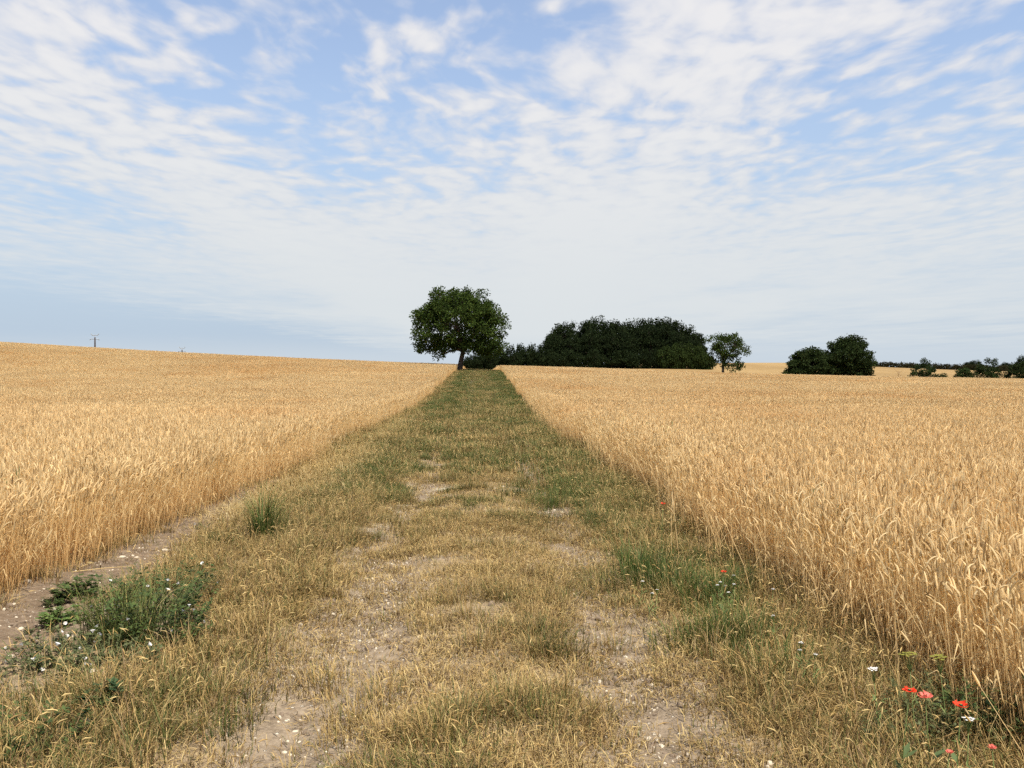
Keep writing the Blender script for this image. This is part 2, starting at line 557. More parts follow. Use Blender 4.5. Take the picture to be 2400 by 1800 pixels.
def build_ground():
    xs = spaced(8, 4000, .6, 1.12)
    xs = np.concatenate([-xs[::-1] - 4, np.arange(-11.5, 7.9, .35), xs])
    ys = np.concatenate([-spaced(3, 2500, .6, 1.2)[::-1], np.arange(-2.8, 30, .35), spaced(30, 5500, .5, 1.045)])

    def zf(x, y):
        o = off(x, y)
        inside = sstep(-3.9, -3.6, o) * sstep(3.0, 2.7, o) * sstep(150, 140, y) * sstep(-4.2, -3, y)
        return ground_z(x, y) - inside * .06
    g = obj('ground', grid_mesh('ground', xs, ys, zf, [ground_material()]))
    tag(g, 'bare brown soil under and between the wheat fields', 'ground', kind='structure')
    us = np.arange(-3.9, 3.01, .06)
    ys = np.concatenate([np.arange(-3, 16, .07), spaced(16, 140, .1, 1.03)])
    U, Yg = np.meshgrid(us, ys)
    Xg = U + PATH_K * Yg
    Z = ground_z(Xg, Yg) + .004
    nx, ny = len(us), len(ys)
    i = (np.arange(ny - 1)[:, None] * nx + np.arange(nx - 1)[None]).ravel()
    F = np.stack([i, i + 1, i + nx + 1, i + nx], 1)
    me = mesh_np('farm_track', np.stack([Xg.ravel(), Yg.ravel(), Z.ravel()], 1), [F], None, True, [track_material()])
    t = obj('farm_track', me)
    tag(t, 'stony grass-grown farm track with two wheel ruts running between the wheat fields', 'track', kind='structure')


build_ground()

# ------------------------------------------------------------------ wheat
def unit(a): return a / (np.linalg.norm(a) + 1e-9)


def hdir(a): return np.array((math.cos(a), math.sin(a), 0.0))


def wheat_stalk(mb, x, y, h, rnd, lod, green=False, loose=1.0):
    """stem, ear and dry leaves of one plant"""
    az = rnd.uniform(0, 2 * math.pi); lean = abs(rnd.gauss(.06, .07)) * loose
    d = hdir(az)
    val = rnd.uniform(.88, 1.10)
    stem = np.array((.81, .60, .30)) * val
    ear = np.array((.86, .67, .375)) * val * rnd.uniform(.85, 1.1)
    if rnd.random() < .24: ear = np.array((.62, .445, .225)) * val          # browner ear: the tone of ears in shade put into the colour
    if green: stem = np.array((.17, .21, .07)) * val; ear = np.array((.23, .27, .10)) * val
    base = np.array((x, y, -.03))
    side = hdir(rnd.uniform(0, math.pi))
    top = base + d * lean * h + np.array((0, 0, h))
    midp = base + d * lean * h * .35 + np.array((0, 0, h * .5))
    w = (.0036, .006, .013)[lod] * rnd.uniform(.8, 1.2)
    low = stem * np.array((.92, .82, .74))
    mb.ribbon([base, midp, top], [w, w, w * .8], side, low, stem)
    # the ear, nodding over on most plants
    nod = max(0, rnd.gauss(.42, .5))
    L = rnd.uniform(.065, .095); r = rnd.uniform(.0041, .0056) * (1, 1.5, 2.3)[lod]
    if lod == 2: L *= 1.3
    pts, p, ang = [], top.copy(), lean
    k = (4, 3, 2)[lod]
    for i in range(k + 1):
        pts.append(p.copy()); ang += nod * .9 / k
        p = p + (d * math.sin(ang) + np.array((0, 0, math.cos(ang)))) * L / k
    if lod == 0:
        mb.tube(pts, [r * .55, r * 1.1, r, r * .9, r * .3], 4, ear)
        if rnd.random() < .5:                                  # short awns
            for _ in range(3):
                a = pts[rnd.randint(1, 4)]
                dr = unit(pts[-1] - pts[-2] + np.array([rnd.gauss(0, .35) for _ in range(3)]) * L / k)
                mb.ribbon([a, a + dr * .05], [.0012, .0006], side, ear * 1.1)
    elif lod == 1:
        mb.tube(pts, [r * .6, r * 1.1, r, r * .4], 3, ear, False)
    else:
        mb.tube(pts, [r * .7, r * 1.1, r * .4], 3, ear, False)
    # leaves, dry and hanging
    nl = (rnd.choice((0, 1, 1)), rnd.choice((0, 1)), 0)[lod]
    for _ in range(nl):
        t = rnd.uniform(.25, .8); q = base + (top - base) * t
        a = rnd.uniform(0, 2 * math.pi); dd = hdir(a); ls = np.array((-dd[1], dd[0], 0)); ll = rnd.uniform(.09, .20)
        c = stem * rnd.uniform(.7, 1.0)
        mb.ribbon([q, q + dd * ll * .35 + np.array((0, 0, ll * .35)), q + dd * ll * .8 + np.array((0, 0, rnd.uniform(-.3, .25) * ll))],
                  [w, (.007, .011, .02)[lod], .001], unit(ls + np.array((0, 0, rnd.uniform(-.6, .6)))), c)


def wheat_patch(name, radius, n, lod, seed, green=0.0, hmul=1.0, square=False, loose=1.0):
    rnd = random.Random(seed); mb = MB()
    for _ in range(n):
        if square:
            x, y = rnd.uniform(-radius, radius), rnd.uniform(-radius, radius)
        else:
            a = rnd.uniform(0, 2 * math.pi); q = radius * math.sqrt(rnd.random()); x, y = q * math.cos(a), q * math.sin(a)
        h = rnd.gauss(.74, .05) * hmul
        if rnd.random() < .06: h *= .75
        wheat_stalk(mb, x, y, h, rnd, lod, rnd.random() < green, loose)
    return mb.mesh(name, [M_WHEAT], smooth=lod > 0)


def build_wheat():
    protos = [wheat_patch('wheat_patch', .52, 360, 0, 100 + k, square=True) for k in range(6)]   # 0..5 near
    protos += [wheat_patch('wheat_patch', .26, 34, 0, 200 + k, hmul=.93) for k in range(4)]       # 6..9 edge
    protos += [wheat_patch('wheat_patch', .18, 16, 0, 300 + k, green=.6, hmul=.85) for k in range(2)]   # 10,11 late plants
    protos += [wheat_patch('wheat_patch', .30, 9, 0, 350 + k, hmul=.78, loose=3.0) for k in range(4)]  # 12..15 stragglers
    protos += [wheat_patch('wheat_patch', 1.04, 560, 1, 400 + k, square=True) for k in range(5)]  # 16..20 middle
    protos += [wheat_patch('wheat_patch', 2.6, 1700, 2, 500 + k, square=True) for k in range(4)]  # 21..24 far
    for side, label in ((-1, 'ripe golden wheat field on the slope rising towards the utility poles'),
                        (1, 'ripe golden wheat field spreading level towards the bushes and the wood')):
        P, S, I, Rz = [], [], [], []
        ef = edge_l if side < 0 else edge_r

        def lay(ys, step, ids, margin):
            for y in ys:
                w = .64 * max(y, 0) + 6
                e = ef(np.array([y]))[0] + PATH_K * y
                n = int((w - abs(e)) / step) + 1
                k = np.arange(n)
                xx = e + side * (margin + (k + .5) * step)
                yy = np.full(n, y)
                P.append(np.stack([xx, yy], 1)); I.append(rng.choice(ids, n)); Rz.append(rng.integers(0, 4, n) * math.pi / 2)
                hs = .96 + (fbm(xx, yy, 14, 41, 3) - .5) * .22
                S.append(np.stack([np.full(n, 1.0), np.full(n, 1.0), hs], 1))
        lay(np.arange(-1, 24, 1.0), 1.0, np.arange(0, 6), .10)
        lay(np.arange(24.5, 64, 2.0), 2.0, np.arange(16, 21), .10)
        lay(np.arange(67.0, 190, 5.0), 5.0, np.arange(21, 25), .15)
        # the ragged edge, and a few late green plants in it
        n = 800
        y = -1 + 60 * rng.random(n) ** 1.3; dpt = np.abs(rng.normal(0, .18, n))
        P.append(np.stack([ef(y) + PATH_K * y + side * dpt, y], 1)); I.append(rng.integers(6, 10, n)); Rz.append(rng.normal(0, .5, n))
        S.append(np.stack([np.ones(n), np.ones(n), rng.uniform(.85, 1.05, n)], 1))
        n = 420
        y = -1 + 40 * rng.random(n) ** 1.3; dpt = rng.normal(-.06, .16, n)
        if side < 0: dpt = np.where((y > 4) & (y < 11), np.abs(dpt) * .5, dpt)
        P.append(np.stack([ef(y) + PATH_K * y + side * dpt, y], 1)); I.append(rng.integers(12, 16, n)); Rz.append(rng.uniform(0, 6.28, n))
        S.append(np.stack([np.ones(n), np.ones(n), rng.uniform(.75, 1.05, n)], 1))
        n = 16
        y = rng.uniform(3.5, 20, n); dpt = rng.uniform(.0, .7, n)
        P.append(np.stack([ef(y) + PATH_K * y + side * dpt, y], 1)); I.append(rng.integers(10, 12, n)); Rz.append(rng.uniform(0, 6, n))
        S.append(np.stack([np.ones(n), np.ones(n), rng.uniform(.8, 1.1, n)], 1))
        XY = np.concatenate(P); I = np.concatenate(I); S = np.concatenate(S); Rz = np.concatenate(Rz)
        depth = (off(XY[:, 0], XY[:, 1]) - ef(XY[:, 1])) * side
        n = len(I)
        z = land(XY[:, 0], XY[:, 1]) + np.where(XY[:, 1] < 60, micro(XY[:, 0], XY[:, 1]), 0)
        edge = (I >= 6) & (I < 16)
        lean = np.where(edge, np.clip(.4 - depth, 0, .4) * .35 * -side + rng.normal(0, .03, n), 0)
        # tiles follow the slope of the land
        h_ = 1.0
        gx = (land(XY[:, 0] + h_, XY[:, 1]) - land(XY[:, 0] - h_, XY[:, 1])) / (2 * h_)
        gy = (land(XY[:, 0], XY[:, 1] + h_) - land(XY[:, 0], XY[:, 1] - h_)) / (2 * h_)
        c, s_ = np.cos(Rz), np.sin(Rz)
        rot = np.stack([np.where(edge, rng.normal(0, .04, n), np.arctan(gy) + rng.normal(0, .012, n)), np.where(edge, lean, -np.arctan(gx)), np.zeros(n)], 1)
        # turn in the tile's own plane first (euler XYZ applies Z last, so rotate the slope into the turned frame)
        rx, ry = rot[:, 0].copy(), rot[:, 1].copy()
        rot[:, 0] = np.where(edge, rx, rx * c + ry * s_); rot[:, 1] = np.where(edge, ry, -rx * s_ + ry * c); rot[:, 2] = Rz
        scatter('wheat_field', np.column_stack([XY, z]), rot, S, I, protos, label, 'wheat')
        print('wheat', side, n)


build_wheat()

# ------------------------------------------------------------------ grass of the track
DRY = [np.array(c) for c in ((.45, .32, .125), (.36, .245, .09), (.52, .39, .17), (.28, .185, .07), (.41, .27, .105))]
BROWN = [np.array(c) for c in ((.20, .130, .055), (.24, .155, .075), (.165, .115, .05), (.30, .205, .105))]
OLIVE = [np.array(c) for c in ((.125, .128, .034), (.170, .152, .048), (.098, .106, .028))]
GREEN = [np.array(c) for c in ((.068, .098, .020), (.088, .118, .026), (.055, .082, .018), (.118, .132, .034))]


def blade(mb, p, az, h, bend, w, c, rnd, tip=None, seg=3):
    d = hdir(az); s = np.array((-d[1], d[0], 0)) * math.cos(rnd.uniform(-.8, .8)) + np.array((0, 0, .35 * rnd.uniform(-1, 1)))
    pts, q, a = [], np.array(p, float), rnd.uniform(.02, .3)
    for i in range(seg + 1):
        pts.append(q.copy())
        q = q + (d * math.sin(a) + np.array((0, 0, math.cos(a)))) * h / seg
        a += bend / seg
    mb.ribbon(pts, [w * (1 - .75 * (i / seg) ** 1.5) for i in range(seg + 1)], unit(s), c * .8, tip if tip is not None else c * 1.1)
    return pts


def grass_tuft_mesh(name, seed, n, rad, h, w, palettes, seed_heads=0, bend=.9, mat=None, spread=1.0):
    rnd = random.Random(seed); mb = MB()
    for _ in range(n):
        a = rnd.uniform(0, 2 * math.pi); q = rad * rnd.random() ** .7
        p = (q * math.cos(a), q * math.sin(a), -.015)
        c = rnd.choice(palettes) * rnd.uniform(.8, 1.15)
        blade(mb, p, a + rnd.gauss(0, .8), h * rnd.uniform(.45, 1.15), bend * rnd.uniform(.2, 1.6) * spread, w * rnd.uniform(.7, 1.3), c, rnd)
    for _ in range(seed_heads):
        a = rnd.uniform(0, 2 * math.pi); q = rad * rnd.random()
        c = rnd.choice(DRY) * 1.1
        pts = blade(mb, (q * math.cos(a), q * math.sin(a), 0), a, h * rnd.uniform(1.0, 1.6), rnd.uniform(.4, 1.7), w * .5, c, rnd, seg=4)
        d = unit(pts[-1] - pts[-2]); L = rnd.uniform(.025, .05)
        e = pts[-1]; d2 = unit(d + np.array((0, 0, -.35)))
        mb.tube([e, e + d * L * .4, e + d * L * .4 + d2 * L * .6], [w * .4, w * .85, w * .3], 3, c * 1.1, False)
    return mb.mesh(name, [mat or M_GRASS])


def at_px(x, y, h=0.0):
    """where a sight line of the photo meets the near ground (height h above it)"""
    t = (x - 1200) / 2013
    s = (y - 880) / 2013
    d = (EYE - h) / s
    for _ in range(8): d = (EYE - h - gz(t * d, d)) / s
    return t * d, d


CLEAR = [(*at_px(px_, py_), r_, k_) for px_, py_, r_, k_ in ((180, 1480, .34, .03), (270, 1500, .34, .05), (350, 1480, .36, .06), (400, 1410, .34, .08), (150, 1560, .34, .12), (60, 1600, .3, .2), (250, 1580, .2, .2), (110, 1470, .3, .03),
                                                             (2240, 1720, .2, .5), (1500, 1345, .16, .15), (1545, 1372, .16, .2), (1660, 1425, .16, .2), (1705, 1515, .16, .2), (235, 1670, .07, .2), (1180, 1145, .28, .15), (1310, 1205, .26, .12), (614, 1280, .12, .2))]


def build_grass():
    kinds = {}
    protos = []

    def add(key, n, fn):
        kinds[key] = np.arange(len(protos), len(protos) + n)
        for k in range(n): protos.append(fn(k))
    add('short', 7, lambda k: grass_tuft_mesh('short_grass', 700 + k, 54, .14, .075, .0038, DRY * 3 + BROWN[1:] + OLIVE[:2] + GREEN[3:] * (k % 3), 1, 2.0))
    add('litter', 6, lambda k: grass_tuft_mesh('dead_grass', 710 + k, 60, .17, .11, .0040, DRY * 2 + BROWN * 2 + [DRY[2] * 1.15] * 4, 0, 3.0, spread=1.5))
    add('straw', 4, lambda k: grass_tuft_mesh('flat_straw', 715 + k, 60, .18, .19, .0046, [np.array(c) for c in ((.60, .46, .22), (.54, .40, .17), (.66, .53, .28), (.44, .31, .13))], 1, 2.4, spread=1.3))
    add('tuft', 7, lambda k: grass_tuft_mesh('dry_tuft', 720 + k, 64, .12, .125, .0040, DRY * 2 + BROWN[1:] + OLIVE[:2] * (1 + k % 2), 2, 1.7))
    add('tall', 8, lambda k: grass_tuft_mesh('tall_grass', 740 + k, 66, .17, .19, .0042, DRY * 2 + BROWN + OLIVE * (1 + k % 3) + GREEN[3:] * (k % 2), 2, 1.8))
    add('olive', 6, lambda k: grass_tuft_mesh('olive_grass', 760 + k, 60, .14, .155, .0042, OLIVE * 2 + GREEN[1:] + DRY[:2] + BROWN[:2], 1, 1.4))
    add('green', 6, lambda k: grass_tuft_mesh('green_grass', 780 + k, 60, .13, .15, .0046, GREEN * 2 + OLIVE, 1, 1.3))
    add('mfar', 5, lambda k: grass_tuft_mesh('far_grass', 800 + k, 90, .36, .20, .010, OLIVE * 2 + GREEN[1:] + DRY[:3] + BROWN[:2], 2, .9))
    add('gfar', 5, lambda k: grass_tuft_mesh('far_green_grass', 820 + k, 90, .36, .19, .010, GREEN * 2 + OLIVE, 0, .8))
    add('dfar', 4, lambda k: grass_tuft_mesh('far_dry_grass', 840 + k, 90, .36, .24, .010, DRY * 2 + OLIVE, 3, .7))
    P, I, S = [], [], []

    def put(x, y, key, s, hz=1.0):
        for cx, cy, cr, keepf in CLEAR:
            inside = (x - cx) ** 2 + ((y - cy) * .8) ** 2 < cr * cr
            ok = ~inside | (rng.random(len(x)) < keepf)
            x, y = x[ok], y[ok]
        if not len(x): return
        P.append(np.stack([x, y], 1)); I.append(rng.choice(kinds[key], len(x)))
        s = s * rng.uniform(.75, 1.25, len(x))
        S.append(np.stack([s, s, s * hz * rng.uniform(.8, 1.2, len(x))], 1))
    # near: Y 0.8 .. 30, thinning out
    N = 27000
    y = rng.uniform(.8, 30, N)
    o = rng.uniform(-3.9, 3.0, N)
    keep = rng.random(N) < np.where(y < 12, 1, np.clip(1 - (y - 12) / 18, .0, 1))
    y, o = y[keep], o[keep]
    x = o + PATH_K * y
    keep = np.abs(x) < .64 * y + 1.6
    x, y, o = x[keep], y[keep], o[keep]
    eL, eR = edge_l(y), edge_r(y)
    n1 = fbm(x, y, .55, 51, 3); n2 = fbm(x, y, 1.6, 61, 3)
    gap = sstep(.30, .55, fbm(x, y, .8, 95, 2))
    rut = (np.exp(-((o + .83 + .1 * np.sin(y * .9)) / .23) ** 2) * (.4 + .6 * gap) + np.exp(-((o - .76 + .06 * np.sin(y * 1.3)) / .17) ** 2) * (.55 + .5 * gap)) * (1 - .5 * sstep(12, 26, y))
    soil = np.exp(-((o + 3.08) / np.where(y < 7.5, .54, .36)) ** 4) * np.where(y < 10.5, 1, sstep(.42, .56, fbm(x, y, 1.6, 66, 2)) * sstep(24, 18, y))
    dens = np.clip(.42 + (n1 - .42) * 3.2, .06, 1) * (1 - .86 * np.clip(rut, 0, 1)) * (1 - .96 * np.clip(soil * 1.25, 0, 1))
    dens = np.where((o < -1.35) & (o > -2.6), np.clip(dens + .45, 0, 1), dens)
    dens = np.where(o > 1.15, np.clip(dens + .4, 0, 1), dens)
    dens *= (o > eL - .1) * (o < eR + .25)
    k = rng.random(len(x)) < dens
    x, y, o, n1, n2 = (a[k] for a in (x, y, o, n1, n2))
    gness = sstep(6, 15, y) * .85 + (n2 - .5) * 1.8 + np.where(o > 1.05, .26 + .3 * sstep(4, 9, y), 0) + np.where((o < -1.0) & (o > -2.3), .14 + .25 * sstep(6, 12, y), 0) + np.where(o < -2.35, -.55 * sstep(8, 11, y) * sstep(32, 24, y) - .1, 0) - .08
    verge = ((o < -1.25) & (o > -2.75)) | (o > 1.25)
    q = rng.random(len(x))
    is_green = q < np.clip(gness - .38, 0, .8)
    is_olive = ~is_green & (q < np.clip(gness + .12, 0, .9))
    tall = verge & ~is_green & (rng.random(len(x)) < .5)
    short = ~verge & ~is_green & ~tall & (n1 < .58)
    rest = ~(is_green | is_olive | tall | short)
    put(x[is_green], y[is_green], 'green', .85)
    m = is_olive & ~tall & ~short; put(x[m], y[m], 'olive', .9)
    put(x[tall], y[tall], 'tall', .95, 1.0)
    put(x[short], y[short], 'short', 1.0)
    put(x[rest], y[rest], 'tuft', .9)
    # matted dead grass lying nearly everywhere
    N = 15000
    y = .8 + 17 * rng.random(N); o = rng.uniform(-2.75, 2.6, N); x = o + PATH_K * y
    gap = sstep(.30, .55, fbm(x, y, .8, 95, 2))
    rut = np.exp(-((o + .83 + .1 * np.sin(y * .9)) / .25) ** 2) * (.35 + .65 * gap) + np.exp(-((o - .76 + .06 * np.sin(y * 1.3)) / .16) ** 2) * (.55 + .5 * gap)
    k = (np.abs(x) < .64 * y + 1.2) & (rng.random(N) < (1 - .80 * np.clip(rut, 0, 1)) * np.clip(.34 + (fbm(x, y, .6, 81, 3) - .4) * 3, .10, 1))
    x, y = x[k], y[k]; h = rng.random(len(x)) < .68
    put(x[h], y[h], 'litter', 1.0, .8)
    put(x[~h], y[~h], 'short', .9, .75)
    # pale flattened straw beside the rising field, beyond the bare soil
    N = 1900
    y = 9 + 22 * rng.random(N) ** 1.2; o = rng.normal(-2.5, .26, N); x = o + PATH_K * y
    k = (o > edge_l(y) - .05) & (rng.random(N) < sstep(8.5, 10.5, y) * np.clip(.3 + (fbm(x, y, 1.2, 87, 2) - .35) * 3, .1, 1))
    put(x[k], y[k], 'straw', 1.0, .9)
    # dry fringe along the foot of the wheat
    for ef, sg in ((edge_l, 1), (edge_r, -1)):
        N = 1300
        y = rng.uniform(1, 24, N); o = ef(y) + sg * np.abs(rng.normal(0, .16, N)) - sg * .05; x = o + PATH_K * y
        if sg > 0:
            k = rng.random(N) < np.where((y > 4.2) & (y < 16), .12, .8)
            x, y = x[k], y[k]
        put(x, y, 'tuft', 1.0, 1.0)
    # middle and far: fading in from Y 12 to 138
    N = 11500
    y = 12 + 126 * rng.random(N) ** 1.8
    o = rng.uniform(-3.7, 2.9, N); x = o + PATH_K * y
    n2 = fbm(x, y, 2.4, 61, 3)
    rut = np.exp(-((o + .83) / .32) ** 2) + np.exp(-((o - .76) / .3) ** 2)
    k = (rng.random(N) < (1 - .6 * np.clip(rut, 0, 1)) * sstep(11, 26, y)) & (o > edge_l(y) - .1) & (o < edge_r(y) + .2)
    x, y, o, n2, rut = (a[k] for a in (x, y, o, n2, rut))
    q = rng.random(len(x))
    g = np.clip(sstep(16, 45, y) * .42 + (n2 - .5) * 1.6 + .12 + np.where(np.abs(o + .05) > 1.25, .32, -.04) - np.where(o < -2.9, .5, 0), 0, .92)
    gm = q < g
    dm = ~gm & ((q > .82 + .1 * sstep(20, 45, y)) | ((o < -2.75) & (q > .45)))
    mm = ~gm & ~dm
    for mk, key in ((gm, 'gfar'), (mm, 'mfar'), (dm, 'dfar')):
        put(x[mk], y[mk], key, 1.0, .72)
    XY = np.concatenate(P); I = np.concatenate(I); S = np.concatenate(S)
    n = len(I)
    z = ground_z(XY[:, 0], XY[:, 1])
    rot = np.stack([rng.normal(0, .10, n), rng.normal(0, .10, n), rng.uniform(0, 6.283, n)], 1)
    scatter('track_grass', np.column_stack([XY, z]), rot, S, I, protos,
            'sun-dried straw and green grass tufts covering the farm track', 'grass')
    print('grass', n)


build_grass()

# ------------------------------------------------------------------ trees and shrubs
def blob_points(blobs, n, g, shell=.55):
    """points in a union of ellipsoids (cx,cy,cz,rx,ry,rz), denser towards the outside"""
    vol = np.array([b[3] * b[4] * b[5] for b in blobs]) ** .8
    out = []
    while len(out) < n:
        b = blobs[g.choice(len(blobs), p=vol / vol.sum())]
        v = g.normal(size=3); v /= np.linalg.norm(v)
        r = g.random() ** (1 / 3)
        r = shell * max(r, .75) + (1 - shell) * r
        p = np.array(b[:3]) + v * r * np.array(b[3:])
        deep = max(1 - math.sqrt((((p - np.array(c[:3])) / np.array(c[3:])) ** 2).sum()) for c in blobs)
        if deep > .55 and g.random() < .75: continue
        out.append(p)
    return np.array(out)


def leaves_mesh(name, C, rad, per, size, pal, g, droop=.4, flat=.75, zmin=.05):
    """rhombic leaves (four corners each, folded) gathered in clumps round the centres C"""
    n = len(C) * per
    cen = np.repeat(C, per, 0)
    rr = np.repeat(rad * g.uniform(.65, 1.35, len(C)), per)[:, None]
    v = g.normal(size=(n, 3)); v /= np.linalg.norm(v, axis=1)[:, None]
    p = cen + v * rr * (g.random(n) ** .45)[:, None] * np.array((1, 1, flat))
    p[:, 2] = np.maximum(p[:, 2], zmin + g.random(n) * .15)
    d = v * .6 + g.normal(size=(n, 3)) * .6 + np.array((0, 0, -droop)); d /= np.linalg.norm(d, axis=1)[:, None]
    u = np.cross(d, g.normal(size=(n, 3))); u /= np.linalg.norm(u, axis=1)[:, None] + 1e-9
    w = np.cross(d, u)
    L = (size * g.uniform(.6, 1.35, n))[:, None]
    a, b = p, p + d * L
    m1 = p + d * L * .5 + u * L * .27 + w * L * .1
    m2 = p + d * L * .5 - u * L * .27 + w * L * .1
    V = np.stack([a, m1, b, m2], 1).reshape(-1, 3)
    i = np.arange(n)[:, None] * 4
    F = np.concatenate([i + np.array((0, 1, 2)), i + np.array((0, 2, 3))])
    tone = np.repeat(g.uniform(.75, 1.3, len(C)), per)[:, None] * g.uniform(.7, 1.3, n)[:, None]
    pal = np.array(pal)
    c = pal[g.integers(0, len(pal), n)] * tone
    return mesh_np(name, V, [F], np.repeat(c, 4, 0), False, [M_LEAF])


def branches_mesh(name, base, top, r0, C, limbs, g, blobs, lean=(0, 0)):
    """trunk, limbs and the twigs that carry every clump"""
    mb = MB(); bark = (1, 1, 1)
    base, top = np.array(base, float), np.array(top, float)
    mid = (base + top) / 2 + np.array((lean[0], lean[1], 0))
    mb.tube([base - np.array((0, 0, .3)), base + np.array((0, 0, .05)), mid * .5 + base * .5, mid, top], [r0 * 1.5, r0 * 1.25, r0, r0 * .9, r0 * .8], 9, bark)
    nodes = [top]
    for k in range(limbs):
        t = C[g.integers(len(C))]
        tgt = top + (t - top) * .8
        pts = [top + (tgt - top) * s + g.normal(size=3) * .12 * s * np.linalg.norm(tgt - top) * .6 + np.array((0, 0, .25 * math.sin(s * math.pi) * np.linalg.norm(tgt - top) * .5)) for s in (.0, .3, .6, 1.0)]
        pts[0] = top - np.array((0, 0, r0 * .8 * g.random()))
        mb.tube(pts, [r0 * .6, r0 * .42, r0 * .26, r0 * .1], 6, bark)
        for a, b in zip(pts[:-1], pts[1:]):
            for s in (.35, .7, 1.0): nodes.append(a + (b - a) * s)
    nodes = np.array(nodes)
    for c in C:
        q = nodes[np.argmin(((nodes - c) ** 2).sum(1))]
        m = (q + c) / 2 + g.normal(size=3) * .1 * np.linalg.norm(c - q)
        mb.tube([q, m, c], [r0 * .12, r0 * .08, r0 * .03], 3, bark, False)
    return mb.mesh(name, [M_BARK])


WALNUT = ((.034, .058, .011), (.044, .070, .013), (.026, .044, .010), (.054, .078, .016))
DARKW = ((.013, .022, .007), (.018, .028, .009), (.011, .019, .007), (.021, .030, .010))
LIGHTW = ((.027, .044, .011), (.036, .052, .013), (.024, .038, .010))
BUSHY = ((.026, .042, .012), (.033, .049, .014), (.022, .034, .010))


def plant_tree(name, label, cat, x, y, blobs, base_h, r0, clumps, rad, per, size, pal, seed, group=None, limbs=9, top=None, rotz=0, crown_name='crown', lean=(0, 0), sink=0.0, zmin=.05):
    g = np.random.default_rng(seed)
    C = blob_points(blobs, clumps, g)
    e = obj(name, None, loc=(x, y, gz(x, y) - sink), rot=(0, 0, rotz))
    e.empty_display_size = .5
    tag(e, label, cat, group)
    tr = obj('trunk', branches_mesh('trunk', (0, 0, 0), top or (0, 0, base_h), r0, C, limbs, g, blobs, lean), e)
    cr = obj(crown_name, leaves_mesh('crown', C, rad, per, size, pal, g, zmin=zmin), e)
    return e


def px(x, d): return (x - 1200) / 2013 * d        # metres to the side for a bearing measured on the photo


